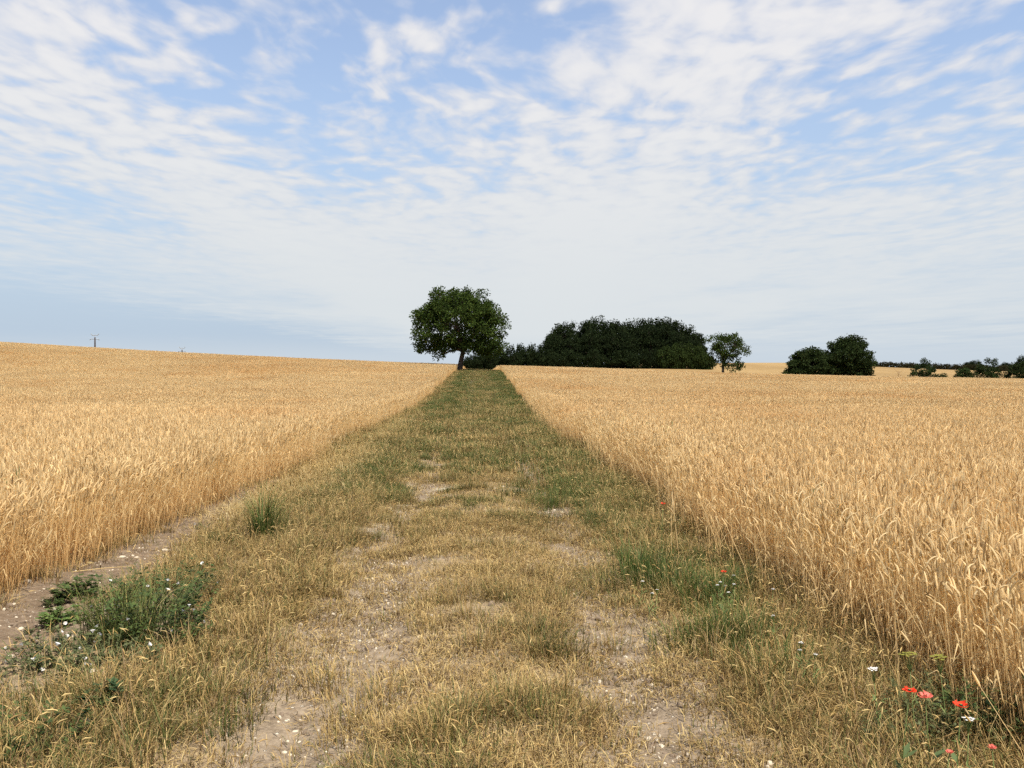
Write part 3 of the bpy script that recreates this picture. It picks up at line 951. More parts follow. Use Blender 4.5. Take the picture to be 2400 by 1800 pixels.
def build_trees():
    # the big lone walnut by the crest of the track
    D = 118.0
    blobs = [(-.2, 0, 6.4, 5.6, 5.2, 4.3), (-3.9, .3, 5.7, 3.1, 3.6, 3.1), (4.0, -.2, 5.3, 3.0, 3.6, 3.1), (-1.6, .2, 8.7, 3.6, 3.6, 2.2),
             (1.6, 0, 8.9, 2.8, 3.2, 2.1), (3.3, 0, 7.5, 2.6, 3.0, 2.1), (-4.8, .4, 3.6, 2.0, 2.4, 1.3), (-2.9, -.3, 2.6, 1.7, 1.6, .9), (4.6, .5, 3.2, 2.3, 2.4, 1.2), (2.4, -.5, 3.4, 2.4, 2.4, 1.4)]
    blobs = [(b[0] * .93, b[1], b[2] * 1.04 + .05, b[3] * .94, b[4], b[5] * 1.03) for b in blobs]
    plant_tree('walnut_tree', 'large round-crowned walnut tree with a leaning trunk standing where the track meets the skyline', 'tree',
               px(1077, D), D, blobs, 2.6, .36, 440, .78, 90, .31, WALNUT, 1, limbs=16, top=(.55, 0, 2.9), lean=(-.05, 0))
    # the smaller open walnut in the right-hand field
    D = 122.0
    blobs = [(.6, 0, 4.6, 2.4, 2.2, 2.0), (-1.0, 0, 5.2, 1.5, 1.6, 1.3), (2.2, 0, 4.0, 1.6, 1.8, 1.7), (1.6, .2, 5.6, 1.7, 1.6, .9), (-.9, 0, 3.2, 1.3, 1.4, 1.3), (1.3, -.3, 1.9, 1.6, 1.4, .7)]
    plant_tree('walnut_tree', 'small open-crowned walnut tree with a bare dark trunk standing alone in the wheat', 'tree',
               px(1694, D), D, blobs, 1.9, .21, 130, .50, 42, .27, WALNUT, 2, limbs=10, top=(.05, 0, 2.0))
    # two broad bushy trees leafed to the ground
    D = 131.0
    blobs = [(0, 0, 2.6, 2.9, 2.6, 2.2), (-1.6, 0, 1.6, 1.9, 2, 1.4), (1.5, 0, 1.9, 2, 2, 1.7), (.3, 0, 3.9, 1.8, 1.8, 1.0), (-3.0, 0, .7, .9, 1, .6)]
    plant_tree('field_maple', 'lower rounded bushy tree leafed to the ground beside a taller one', 'tree',
               px(1893, D), D, blobs, .8, .2, 190, .58, 90, .30, BUSHY, 3, limbs=9)
    blobs = [(0, 0, 3.8, 3.5, 3.2, 2.6), (-1.8, 0, 2.4, 2.2, 2.4, 1.9), (2.0, 0, 2.8, 2.0, 2.2, 2.0), (.2, 0, 5.6, 2.3, 2.3, 1.2), (2.9, 0, .9, 1.1, 1.2, .7), (0, 0, 1.2, 2.8, 2.4, 1.1)]
    plant_tree('field_maple', 'taller dome-shaped bushy tree leafed to the ground beside a lower one', 'tree',
               px(1993, D), D + 1, blobs, 1.0, .25, 260, .66, 95, .31, BUSHY, 4, limbs=11)
    # shrubs along the far margin of the right-hand field
    def shrub(x, d, w, h, label, seed, pal=BUSHY, up=.3, per=60, name='shrub', n=60):
        g = np.random.default_rng(seed + 50); h = h * 1.22 + .25
        bl = [(0, 0, h * .42, w * .42, w * .4, h * .42), (-w * .25, 0, h * .3, w * .25, w * .25, h * .28), (w * .22, 0, h * .34, w * .26, w * .25, h * .3)]
        for _ in range(3): bl.append((g.uniform(-.3, .3) * w, 0, h * g.uniform(.6, .8), w * .10, w * .1, h * .22))
        h_ = h
        return plant_tree(name, label, 'shrub', px(x, d), d, bl, h * .2, .06, n, .38, per, .24, pal, seed, limbs=6, group='shrubs at the wheat margin')
    shrub(2166, 133, 4.3, 3.0, 'dense rounded dark shrub beside the bare dead sapling', 11)
    shrub(2209, 133, 2.1, 1.15, 'low sparse light-green shrub at the foot of the rounded dark shrub', 12, LIGHTW, per=30, n=26)
    shrub(2262, 134, 3.4, 2.2, 'squat dark shrub left of the upright spiky one', 13, n=50)
    shrub(2314, 134, 3.9, 3.6, 'upright spiky dark shrub with shoots standing above its crown', 14, n=80)
    shrub(2356, 135, 1.7, 1.9, 'thin brownish shrub showing its bare twigs', 15, ((.10, .07, .04), (.08, .06, .03)), per=10, n=40)
    shrub(2392, 134, 4.2, 3.0, 'broad dark shrub beside the thin brownish one', 16, n=80)
    shrub(1846, 130, 1.5, 1.0, 'little light-green shrub at the foot of the lower bushy tree', 17, LIGHTW, n=24, per=40)
    # the dead sapling
    g = random.Random(3); mb = MB()
    mb.tube([(0, 0, -.2), (.03, 0, .6), (.0, 0, 1.2), (.06, 0, 1.9)], [.04, .03, .02, .008], 5, (1, 1, 1))
    for k in range(16):
        z = g.uniform(.5, 1.7); a = g.uniform(0, 6.28); l = g.uniform(.3, .7)
        dd = hdir(a)
        mb.tube([(0, 0, z), dd * l * .5 + np.array((0, 0, z + l * .4)), dd * l + np.array((0, 0, z + l * .9))], [.015, .01, .005], 3, (1, 1, 1), False)
    X0 = px(2106, 131)
    e = obj('dead_sapling', mb.mesh('dead_sapling', [plain_mat('dead_twigs', (.20, .11, .06), .9, .2)]), loc=(X0, 131, gz(X0, 131)))
    tag(e, 'bare brown leafless sapling standing in the wheat', 'sapling')

    # the wood: every tree on its own, from six grown kinds
    kinds = []
    for k in range(6):
        g = np.random.default_rng(900 + k)
        w = g.uniform(3.6, 4.8); h = 11.0
        bl = [(0, 0, h * .62, w * .8, w * .8, h * .30), (0, 0, h * .84, w * .55, w * .55, h * .15)]
        for _ in range(5):
            a = g.uniform(0, 6.28); bl.append((math.cos(a) * w * .6, math.sin(a) * w * .6, h * g.uniform(.25, .7), w * .42, w * .42, h * .16))
        C = blob_points(bl, 110, g)
        kinds.append((branches_mesh('trunk', (0, 0, 0), (0, 0, h * .35), .22, C, 8, g, bl), leaves_mesh('crown', C, 1.0, 42, .52, DARKW, g, flat=.8)))
    lows = []
    for k in range(4):
        g = np.random.default_rng(950 + k); w, h = 3.4, 5.0
        bl = [(0, 0, h * .45, w * .8, w * .8, h * .45), (-w * .4, 0, h * .3, w * .5, w * .5, h * .3), (w * .45, 0, h * .35, w * .5, w * .5, h * .32), (0, 0, h * .8, w * .4, w * .4, h * .18)]
        C = blob_points(bl, 90, g)
        lt = LIGHTW if k >= 2 else DARKW
        lows.append((branches_mesh('trunk', (0, 0, 0), (0, 0, h * .2), .12, C, 7, g, bl), leaves_mesh('crown', C, .8, 42, .42, lt, g, flat=.8)))
    lab_t = 'tall dark deciduous tree in the dense wood on the skyline'
    lab_l = 'low dark bushy tree at the foot of the wood'
    lab_m = 'lighter green bushy tree at the open end of the wood'
    lab_b = 'small dark bushy tree in the low strip joining the wood to the walnut'

    def put(kind, name, x, d, h, w, label, group, seed):
        tr, cr = kind
        base = 11.0 if kind in kinds else 5.0
        e = obj(name, None, loc=(px(x, d), d, gz(px(x, d), d) - .1), rot=(0, 0, seed * 2.4 % 6.28), scale=(w, w, h / base))
        tag(e, label, 'tree', group)
        obj('trunk', tr, e); obj('crown', cr, e)
    # outline of the wood's top, photo pixels above the sight line of its foot
    tops = [(1225, 62), (1262, 66), (1300, 92), (1330, 106), (1358, 100), (1396, 118), (1430, 108), (1470, 108), (1505, 110), (1540, 112), (1575, 114), (1603, 104), (1630, 88), (1650, 66)]
    xs_, hs_ = np.array([t[0] for t in tops], float), np.array([t[1] for t in tops], float)
    i = 0
    g = random.Random(8)
    for x in np.arange(1300, 1640, 21):
        d = 292 + g.uniform(-5, 6); xx = x + g.uniform(-8, 8)
        hh = np.interp(xx, xs_, hs_) / 2013 * d * g.uniform(.95, 1.05) + .6
        put(kinds[i % 6], 'wood_tree', xx, d, hh, 1.1 * g.uniform(.85, 1.1), lab_t, 'tall trees of the wood', i); i += 1
    for x in np.arange(1288, 1640, 24):
        d = 280 + g.uniform(-3, 3); xx = x + g.uniform(-8, 8)
        hh = np.interp(xx, xs_, hs_) / 2013 * d * g.uniform(.66, .92)
        put(kinds[(i * 5 + 2) % 6], 'wood_tree', xx, d, hh, 1.05 * g.uniform(.85, 1.1), lab_t, 'tall trees of the wood', i); i += 1
    for x in np.arange(1290, 1600, 24):
        d = 272 + g.uniform(-2, 2); xx = x + g.uniform(-6, 6)
        put(lows[i % 2], 'wood_tree', xx, d, g.uniform(4.2, 7.2), g.uniform(.85, 1.15), lab_l, 'bushy trees at the foot of the wood', i); i += 1
    for x, h in ((1560, 7.6), (1590, 8.2), (1618, 8.4), (1640, 7.4), (1655, 5.5)):
        put(lows[2 + i % 2], 'wood_tree', x, 270 + g.uniform(-2, 2), h, 1.05, lab_m, 'lighter trees at the end of the wood', i); i += 1
    for x, h in ((1096, 4.6), (1112, 5.2), (1130, 6.6), (1150, 7.0), (1172, 7.2), (1195, 8.0), (1220, 8.4), (1245, 8.3), (1268, 8.0), (1285, 9.0), (1118, 4.0), (1160, 5.0), (1208, 5.6), (1256, 6.0)):
        put(lows[i % 2], 'wood_tree', x, 276 + g.uniform(-4, 6), h, g.uniform(.85, 1.05), lab_b, 'low strip of the wood', i); i += 1
    # far-off trees beyond the hedge
    for x, h, w, lab in ((2268, 6.5, .9, 'distant round dark tree behind the hedge above the squat shrub'), (2286, 7.4, 1.1, 'distant broad dark tree behind the hedge beside the spiky shrub'),
                         (2354, 6.6, .8, 'distant round dark tree behind the hedge above the thin brownish shrub'), (2368, 5.8, .8, 'distant lower dark tree behind the hedge above the broad dark shrub'),
                         (2395, 10.5, 1.0, 'distant tall dark tree behind the hedge rising over the broad dark shrub'), (2420, 10, 1.1, 'distant tall dark tree behind the hedge past the broad shrub')):
        put(kinds[i % 6], 'distant_tree', x, 520, h + 1.5, w, lab, 'distant trees beyond the hedge', i); i += 1
    # the long low hedge on the far rise
    g = np.random.default_rng(77)
    xs = np.linspace(133, 330, 1500)
    yy = 402 + g.normal(0, 1.2, len(xs))
    zz = ground_z(xs, yy) + g.uniform(.1, 2.7, len(xs)) * (1 + .4 * np.exp(-((xs - 147) / 5) ** 2))
    C = np.stack([xs + g.normal(0, .3, len(xs)), yy, zz], 1)
    hz = gz(150, 402)
    C2 = C - np.array((150, 402, hz))
    e = obj('hedgerow', None, loc=(150, 402, hz))
    tag(e, 'long low dark hedgerow along the far rise behind the shrubs', 'hedge')
    obj('foliage', leaves_mesh('foliage', C2, .9, 30, .62, ((.036, .034, .014), (.030, .031, .013), (.045, .040, .018)), g, zmin=-9), e)


build_trees()

# ------------------------------------------------------------------ utility poles
def utility_pole(x, d, top_z, label, yaw):
    X0 = px(x, d); z0 = gz(X0, d); H = top_z - z0
    e = obj('utility_pole', None, loc=(X0, d, z0), rot=(0, 0, yaw))
    tag(e, label, 'pole', 'utility poles behind the crest')
    mb = MB(); mb.tube([(0, 0, -.5), (0, 0, H * .5), (0, 0, H - .55)], [.26, .23, .19], 10, (1, 1, 1))
    obj('shaft', mb.mesh('shaft', [M_POLE]), e)
    arms = ((H - .05, ((-.95, .32), (-.55, .0), (0, .12), (.55, 0), (.95, .32))), (H - 1.05, ((-1.25, .0), (-.5, .05), (.5, .05), (1.05, -.05))))
    for z, pr in arms:
        mb = MB()
        mb.tube([(a, 0, z + b) for a, b in pr], [.10] * len(pr), 4, (1, 1, 1))
        if z > H - .5:
            mb.tube([(0, 0, H - .6), (0, 0, z + .12)], [.07, .06], 4, (1, 1, 1))
        arm = obj('crossarm', mb.mesh('crossarm', [M_STEEL]), e)
        for a, b in (pr[0], pr[-1]):
            mi = MB(); s = 1 if z > H - .5 else -1
            mi.tube([(a, 0, z + b), (a, 0, z + b + s * .08), (a, 0, z + b + s * .12), (a, 0, z + b + s * .25)], [.07, .14, .10, .12], 8, (1, 1, 1))
            i = obj('insulator', mi.mesh('insulator', [M_GLASSY]), arm)


utility_pole(223, 235, 1.6 + (880 - 786) / 2013 * 235, 'wooden utility pole with two crossarms standing clear above the wheat crest', .12)
utility_pole(427, 300, 1.6 + (880 - 816.2) / 2013 * 300, 'utility pole sunk behind the wheat crest with only its top crossarm showing', .12)

# ------------------------------------------------------------------ stones
def stone_mesh(seed):
    g = np.random.default_rng(seed)
    import bmesh
    bm = bmesh.new(); bmesh.ops.create_icosphere(bm, subdivisions=2, radius=1)
    k = g.normal(size=(6, 3))
    for v in bm.verts:
        c = np.array(v.co); f = 1.0
        for q in k: f -= .20 * max(0, np.dot(c, q / np.linalg.norm(q)) - .55)
        f += g.normal() * .03
        v.co = Vector(c * f) * 1.0
        v.co.x *= 1.15; v.co.z *= .72
    me = bpy.data.meshes.new('stone'); bm.to_mesh(me); bm.free()
    me.materials.append(M_STONE)
    return me


STONES = [stone_mesh(k) for k in range(6)]


def build_stones():
    spots = [(385, 1293, 30, 'rounded white stone on the bare soil between the wheat and the weeds'),
             (45, 1479, 24, 'pale oblong stone on bare soil beside the leafy weeds'),
             (285, 1309, 26, 'flat pale stone at the foot of the wheat'), (30, 1420, 18, None), (62, 1366, 26, 'broad pale stone half under the wheat stalks'),
             (150, 1398, 24, None), (318, 1309, 18, None), (228, 1310, 14, None), (440, 1262, 14, None), (420, 1300, 14, None), (262, 1338, 12, None), (530, 1212, 18, None),
             (590, 1214, 18, None), (585, 1220, 12, None), (120, 1385, 12, None), (100, 1383, 10, None), (470, 1233, 14, None), (375, 1202, 20, None), (395, 1204, 16, None), (90, 1330, 14, None),
             (35, 1450, 12, None), (20, 1545, 22, None), (60, 1550, 18, None), (125, 1565, 24, None), (215, 1580, 26, 'pale stone showing through the dry grass below the weeds'), (345, 1240, 12, None)]
    for k, (x, y, r, lab) in enumerate(spots):
        X0, d = at_px(x, y)
        s = r * .001
        o = obj('stone', STONES[k % 6], loc=(X0, d, gz(X0, d) + s * .35), rot=(0, 0, k * 1.7), scale=(s, s * .8, s * .8))
        tag(o, lab or 'small pale limestone lying on the bare soil strip beside the wheat', 'stone', 'stones on the bare soil strip')
    tr = [(1240, 1379, 17), (1222, 1378, 13), (1262, 1388, 20), (1203, 1377, 12), (1168, 1130, 22), (1180, 1142, 26), (1160, 1146, 20), (1300, 1198, 30), (1318, 1203, 26), (1335, 1208, 20), (960, 1403, 13), (945, 1408, 12), (930, 1398, 12), (915, 1470, 12),
          (860, 1480, 13), (880, 1495, 12), (905, 1410, 12), (1290, 1225, 16), (1185, 1200, 18), (1170, 1215, 16), (1195, 1188, 18), (1175, 1225, 14), (1190, 1235, 13), (1420, 1465, 11), (1480, 1560, 12), (1510, 1600, 13), (1530, 1625, 12), (690, 1720, 13), (665, 1770, 14), (700, 1745, 11)]
    for k, (x, y, r) in enumerate(tr):
        X0, d = at_px(x, y); s = r * .001
        o = obj('stone', STONES[(k * 5 + 1) % 6], loc=(X0, d, gz(X0, d) + s * .3), rot=(0, 0, k * 2.1), scale=(s, s * .85, s * .7))
        tag(o, 'small pale limestone lying in the wheel ruts of the farm track', 'stone', 'stones in the track')
    # gravel nobody could count
    P, S = [], []
    n = 13000
    y = rng.uniform(1.2, 16, n); o = rng.uniform(-3.5, 2.3, n); x = o + PATH_K * y
    rut = np.exp(-((o + .83) / .32) ** 2) + np.exp(-((o - .76) / .28) ** 2) + np.exp(-((o + 3.0) / .4) ** 2) * 1.2 * sstep(14, 11, y) + .10
    k = (rng.random(n) < rut * sstep(.35, .6, fbm(x, y, .5, 5, 2))) & (np.abs(x) < .64 * y + 1)
    x, y = x[k], y[k]; n = len(x)
    s = np.clip(rng.lognormal(-5.15, .5, n), .002, .016)
    nr = 5200
    yr = 1.8 + 13 * rng.random(nr) ** 1.1
    lr = rng.random(nr) < .55
    orr = np.where(lr, -.83 - .1 * np.sin(yr * .9) + rng.normal(0, .17, nr), .76 - .06 * np.sin(yr * 1.3) + rng.normal(0, .10, nr))
    xr = orr + PATH_K * yr
    kr = rng.random(nr) < np.clip(.15 + (fbm(xr, yr, .45, 15, 2) - .35) * 3.5, .05, 1)
    x = np.concatenate([x, xr[kr]]); y = np.concatenate([y, yr[kr]])
    s = np.concatenate([s, np.clip(rng.lognormal(-5.05, .42, kr.sum()), .0025, .014)])
    ns = 2600
    ys2 = rng.uniform(3.6, 12.5, ns); os2 = -3.08 + rng.normal(0, .26, ns)
    x = np.concatenate([x, os2 + PATH_K * ys2]); y = np.concatenate([y, ys2]); n = len(x)
    s = np.concatenate([s, np.clip(rng.lognormal(-5.55, .5, ns), .0018, .013)])
    crumb = np.concatenate([rng.random(len(x) - ns) < .35, rng.random(ns) < .72])
    cm = []
    for m in STONES[:4]:
        c = m.copy(); c.name = 'soil_crumb'; c.materials.clear(); c.materials.append(M_CRUMB); cm.append(c)
    xc, yc, scr = x[crumb], y[crumb], s[crumb] * 2.0
    scatter('soil_crumbs', np.column_stack([xc, yc, ground_z(xc, yc) + scr * .2]), rng.uniform(0, 6.28, (len(xc), 3)), np.stack([scr, scr * .9, scr * .8], 1), rng.integers(0, 4, len(xc)), cm,
            'dry grey-brown crumbs of soil on the bare strip and in the ruts', 'soil')
    x, y, s = x[~crumb], y[~crumb], s[~crumb]; n = len(x)
    scatter('gravel', np.column_stack([x, y, ground_z(x, y) + s * .3]), rng.uniform(0, 6.28, (n, 3)), np.stack([s, s * .9, s * .8], 1), rng.integers(0, 6, n), STONES,
            'small chips of pale limestone strewn in the ruts and on the bare soil', 'gravel')


build_stones()

# ------------------------------------------------------------------ flowers and weeds
def petal_mesh(name, r, mat, seed, cup=.5):
    """one broad crumpled petal from the origin outwards along +Y"""
    g = np.random.default_rng(seed); V, F = [], []
    nu, nv = 7, 5
    for j in range(nv):
        t = j / (nv - 1)
        for i in range(nu):
            a = (i / (nu - 1) - .5) * 2.7 * (.45 + .55 * t)
            rr = r * (t ** .8) * (1 - .06 * abs(math.sin(i * 1.9 + seed)) * t)
            V.append((rr * math.sin(a), rr * math.cos(a), r * cup * t * t + (g.normal() * .05 * r * t) + .05 * r * math.sin(i * 2.3) * t))
    for j in range(nv - 1):
        for i in range(nu - 1):
            q = j * nu + i; F.append((q, q + 1, q + nu + 1, q + nu))
    return mesh_np(name, V, [np.array(F)], None, True, [mat])


def poppy(x, y, h, r, label, pale=False, seed=0, nod=(0.35, -.5)):
    lx = math.sin(seed * 2.2) * .04
    x = x - lx; z = gz(x, y)
    e = obj('poppy', None, loc=(x, y, z)); tag(e, label, 'poppy', 'poppies by the wheat')
    mb = MB(); mb.tube([(0, 0, -.02), (lx * .5, .01, h * .5), (lx, 0, h)], [.0022, .002, .0018], 5, (1, 1, 1))
    obj('stem', mb.mesh('stem', [M_STEM]), e)
    for k in range(4):
        p = obj('petal', petal_mesh('petal', r * (1.0 if k % 2 else 1.08), M_PETALP if pale else M_PETAL, seed * 7 + k, .55 if not pale else .75), e, loc=(lx, 0, h + (.002 if k % 2 else 0)))
        p.rotation_euler = (nod[1] * .6, nod[0] * .5, k * math.pi / 2 + seed)
    mb = MB(); mb.tube([(lx, 0, h - .001), (lx, 0, h + r * .22), (lx, 0, h + r * .36)], [r * .10, r * .17, r * .15], 8, (1, 1, 1))
    obj('seed_capsule', mb.mesh('seed_capsule', [M_STEM]), e)
    mb = MB()
    for k in range(14):
        a = k * 2.4; dd = hdir(a)
        mb.tube([(lx, 0, h), np.array((lx, 0, h)) + dd * r * .3 + np.array((0, 0, r * .25))], [.0008, .0018], 3, (1, 1, 1))
    st = obj('stamens', mb.mesh('stamens', [M_DARK]), e); st['kind'] = 'stuff'
    mb = MB(); rnd = random.Random(seed)
    for k in range(7):
        a = rnd.uniform(0, 6.28); dd = hdir(a); zz = rnd.uniform(.01, h * .45); L = rnd.uniform(.05, .10)
        mb.leaf((lx * .3, 0, zz), unit(dd + np.array((0, 0, .5))), np.array((-dd[1], dd[0], 0)), L, L * .3, (.10, .14, .05), .15)
    lf = obj('leaves', mb.mesh('leaves', [M_WEED]), e); lf['kind'] = 'stuff'


def build_flowers():
    for k, (x, y, h, r, lab, pale) in enumerate((
            (2135, 1622, .42, .0215, 'open scarlet poppy beside the pale-rimmed poppy', False),
            (2172, 1637, .40, .022, 'faded pink-red poppy with a pale rim between two scarlet poppies', True),
            (2256, 1658, .40, .0235, 'broad scarlet poppy growing beside a white flower head', False),
            (2230, 1768, .30, .011, 'small half-shut pink-red poppy low in the grass under the scarlet ones', True),
            (2330, 1755, .31, .012, 'small ragged pink-red poppy low in the grass near the wheat', True),
            (1555, 1181, .50, .019, 'single red poppy at the wheat edge well along the track', False),
            (1697, 1341, .36, .015, 'single red poppy among the white flower heads by the wheat', False))):
        X0, d = at_px(x, y, h)
        poppy(X0, d, h, r, lab, pale, k + 1, (.5 * math.sin(k * 2), -.5 - .2 * math.cos(k)))
    # white umbels
    def umbel(x, y, h, r, label, seed, mat=M_WHITE, name='yarrow', cat='flower', group='white flower heads in the verge'):
        X0, d = at_px(x, y, h)
        e = obj(name, None, loc=(X0, d, gz(X0, d))); tag(e, label, cat, group)
        rnd = random.Random(seed)
        mb = MB(); mb.tube([(0, 0, -.02), (.01, 0, h * .8)], [.002, .0016], 4, (1, 1, 1))
        hd = MB()
        for k in range(13):
            a = k * 2.4; q = r * math.sqrt(k / 13.0); p = np.array((.01 + q * math.cos(a), q * math.sin(a), h - q * q / r * .25 + rnd.uniform(-.002, .002)))
            mb.tube([(.01, 0, h * .8), p], [.0012, .0008], 3, (1, 1, 1), False)
            for j in range(5):
                dd = hdir(j * 1.257 + k); hd.leaf(p, unit(dd + np.array((0, 0, .35))), np.array((-dd[1], dd[0], 0)), r * .33, r * .25, (1, 1, 1), .1)
        for k in range(8):
            a = rnd.uniform(0, 6.28); dd = hdir(a); zz = rnd.uniform(.02, h * .6); L = rnd.uniform(.03, .07)
            mb.ribbon([(0, 0, zz), dd * L * .6 + np.array((0, 0, zz + L * .5)), dd * L + np.array((0, 0, zz + L * .5))], [.002, .008, .001], (-dd[1], dd[0], 0), (1, 1, 1))
        obj('stem', mb.mesh('stem', [M_STEM]), e)
        e.rotation_euler = (rnd.uniform(-.12, .12), rnd.uniform(-.15, .15), rnd.uniform(0, 6))
        f = obj('flower_head', hd.mesh('flower_head', [mat]), e); f['kind'] = 'stuff'
    umbel(2272, 1690, .30, .022, 'flat white flower head beside the broad scarlet poppy', 1)
    umbel(2066, 1564, .34, .020, 'white flower head at the foot of the wheat above the scarlet poppies', 3)
    for k, (x, y) in enumerate(((1712, 1348), (1700, 1362), (1716, 1370), (1692, 1368), (1722, 1362), (1703, 1375), (1709, 1388), (1520, 1390), (1535, 1384), (1808, 1380), (1818, 1445), (1890, 1528), (1905, 1536), (1882, 1505), (1498, 1360))):
        umbel(x, y, .20, .011, 'small white flower head standing in the green verge along the wheat', 10 + k)
    umbel(2150, 1536, .40, .036, 'lime-yellow spurge head at the wheat foot above the pale-rimmed poppy', 41, M_LIME, 'spurge', 'plant', 'lime spurge heads by the wheat')
    umbel(2231, 1537, .40, .034, 'lime-yellow spurge head at the wheat foot above the broad scarlet poppy', 42, M_LIME, 'spurge', 'plant', 'lime spurge heads by the wheat')


build_flowers()


def build_tufts():
    """dark green tufts that stand out from the dry grass"""
    def tuft(x, y, h, rad, n, label, seed, pal=GREEN, w=.005, bend=.8, sx=1.0):
        X0, d = at_px(x, y)
        o = obj('grass_tuft', grass_tuft_mesh('grass_tuft', seed, n, rad, h, w, pal, 2, bend), loc=(X0, d, gz(X0, d)), rot=(0, 0, seed), scale=(sx, 1, 1))
        tag(o, label, 'grass tuft', 'green grass tufts in the verges')
    DG = [np.array(c) for c in ((.070, .108, .022), (.088, .125, .028), (.056, .090, .019), (.11, .14, .034))]
    tuft(614, 1268, .54, .10, 190, 'tall narrow bright-green grass tuft beside the bare soil strip', 1, [np.array(c) for c in ((.12, .165, .035), (.15, .19, .05), (.09, .13, .03))], .007, .9)
    tuft(648, 1262, .36, .14, 90, 'shorter green tuft leaning against the tall narrow one', 2, GREEN + OLIVE, .005, .6)
    tuft(500, 1292, .20, .16, 90, 'low green tuft on the edge of the bare soil strip', 3)
    tuft(530, 1285, .18, .14, 80, 'low green tuft next to another on the bare soil edge', 4)
    for k, (x, y, h, r, n, lab) in enumerate((
            (1500, 1345, .26, .20, 190, 'dark green bushy tuft uppermost of a row along the right rut'),
            (1545, 1372, .22, .22, 190, 'dark green tuft below the uppermost bushy one'),
            (1575, 1392, .20, .18, 130, 'dark green low tuft between two bushier ones'),
            (1660, 1425, .26, .20, 190, 'dark green bushy tuft beside the small white flower heads'),
            (1690, 1400, .24, .16, 130, 'dark green tuft right beside the white flower heads'),
            (1705, 1515, .26, .22, 210, 'broad dark green tuft with arching blades near the right rut'),
            (1765, 1505, .20, .20, 140, 'dark green tuft touching the broad arching one'),
            (1590, 1520, .16, .16, 120, 'low grey-green tuft at the side of the broad arching one'),
            (1840, 1600, .20, .24, 150, 'grey-green tuft between the broad tuft and the poppies'),
            (1295, 1192, .24, .26, 200, 'rounded green tuft overhanging a pale bare patch in the track'),
            (1300, 1165, .20, .20, 140, 'green tuft behind the rounded one in the track'),
            (1215, 1165, .22, .22, 140, 'olive tuft between the two pale bare patches in the track'))):
        tuft(x, y, h * 1.15, r * 1.25, int(n * 1.4), lab, 20 + k, DG if k < 9 else GREEN)
    # straw-brown clumps on the crown of the track
    for k, (x, y, h) in enumerate(((1120, 1520, .16), (1005, 1480, .15), (1200, 1660, .20), (830, 1700, .16), (900, 1640, .15), (1440, 1530, .16), (1230, 1195, .18), (1290, 1640, .17), (1100, 1450, .14), (1180, 1400, .14), (1290, 1420, .15), (760, 1620, .17), (1020, 1740, .17))):
        X0, d = at_px(x, y)
        o = obj('grass_tuft', grass_tuft_mesh('grass_tuft', 60 + k, 130, .14, h, .0042, DRY + OLIVE[:2], 4, .95), loc=(X0, d, gz(X0, d)))
        tag(o, 'straw-brown grass clump on the crown of the track between the ruts', 'grass tuft', 'dry grass clumps between the ruts')


build_tufts()


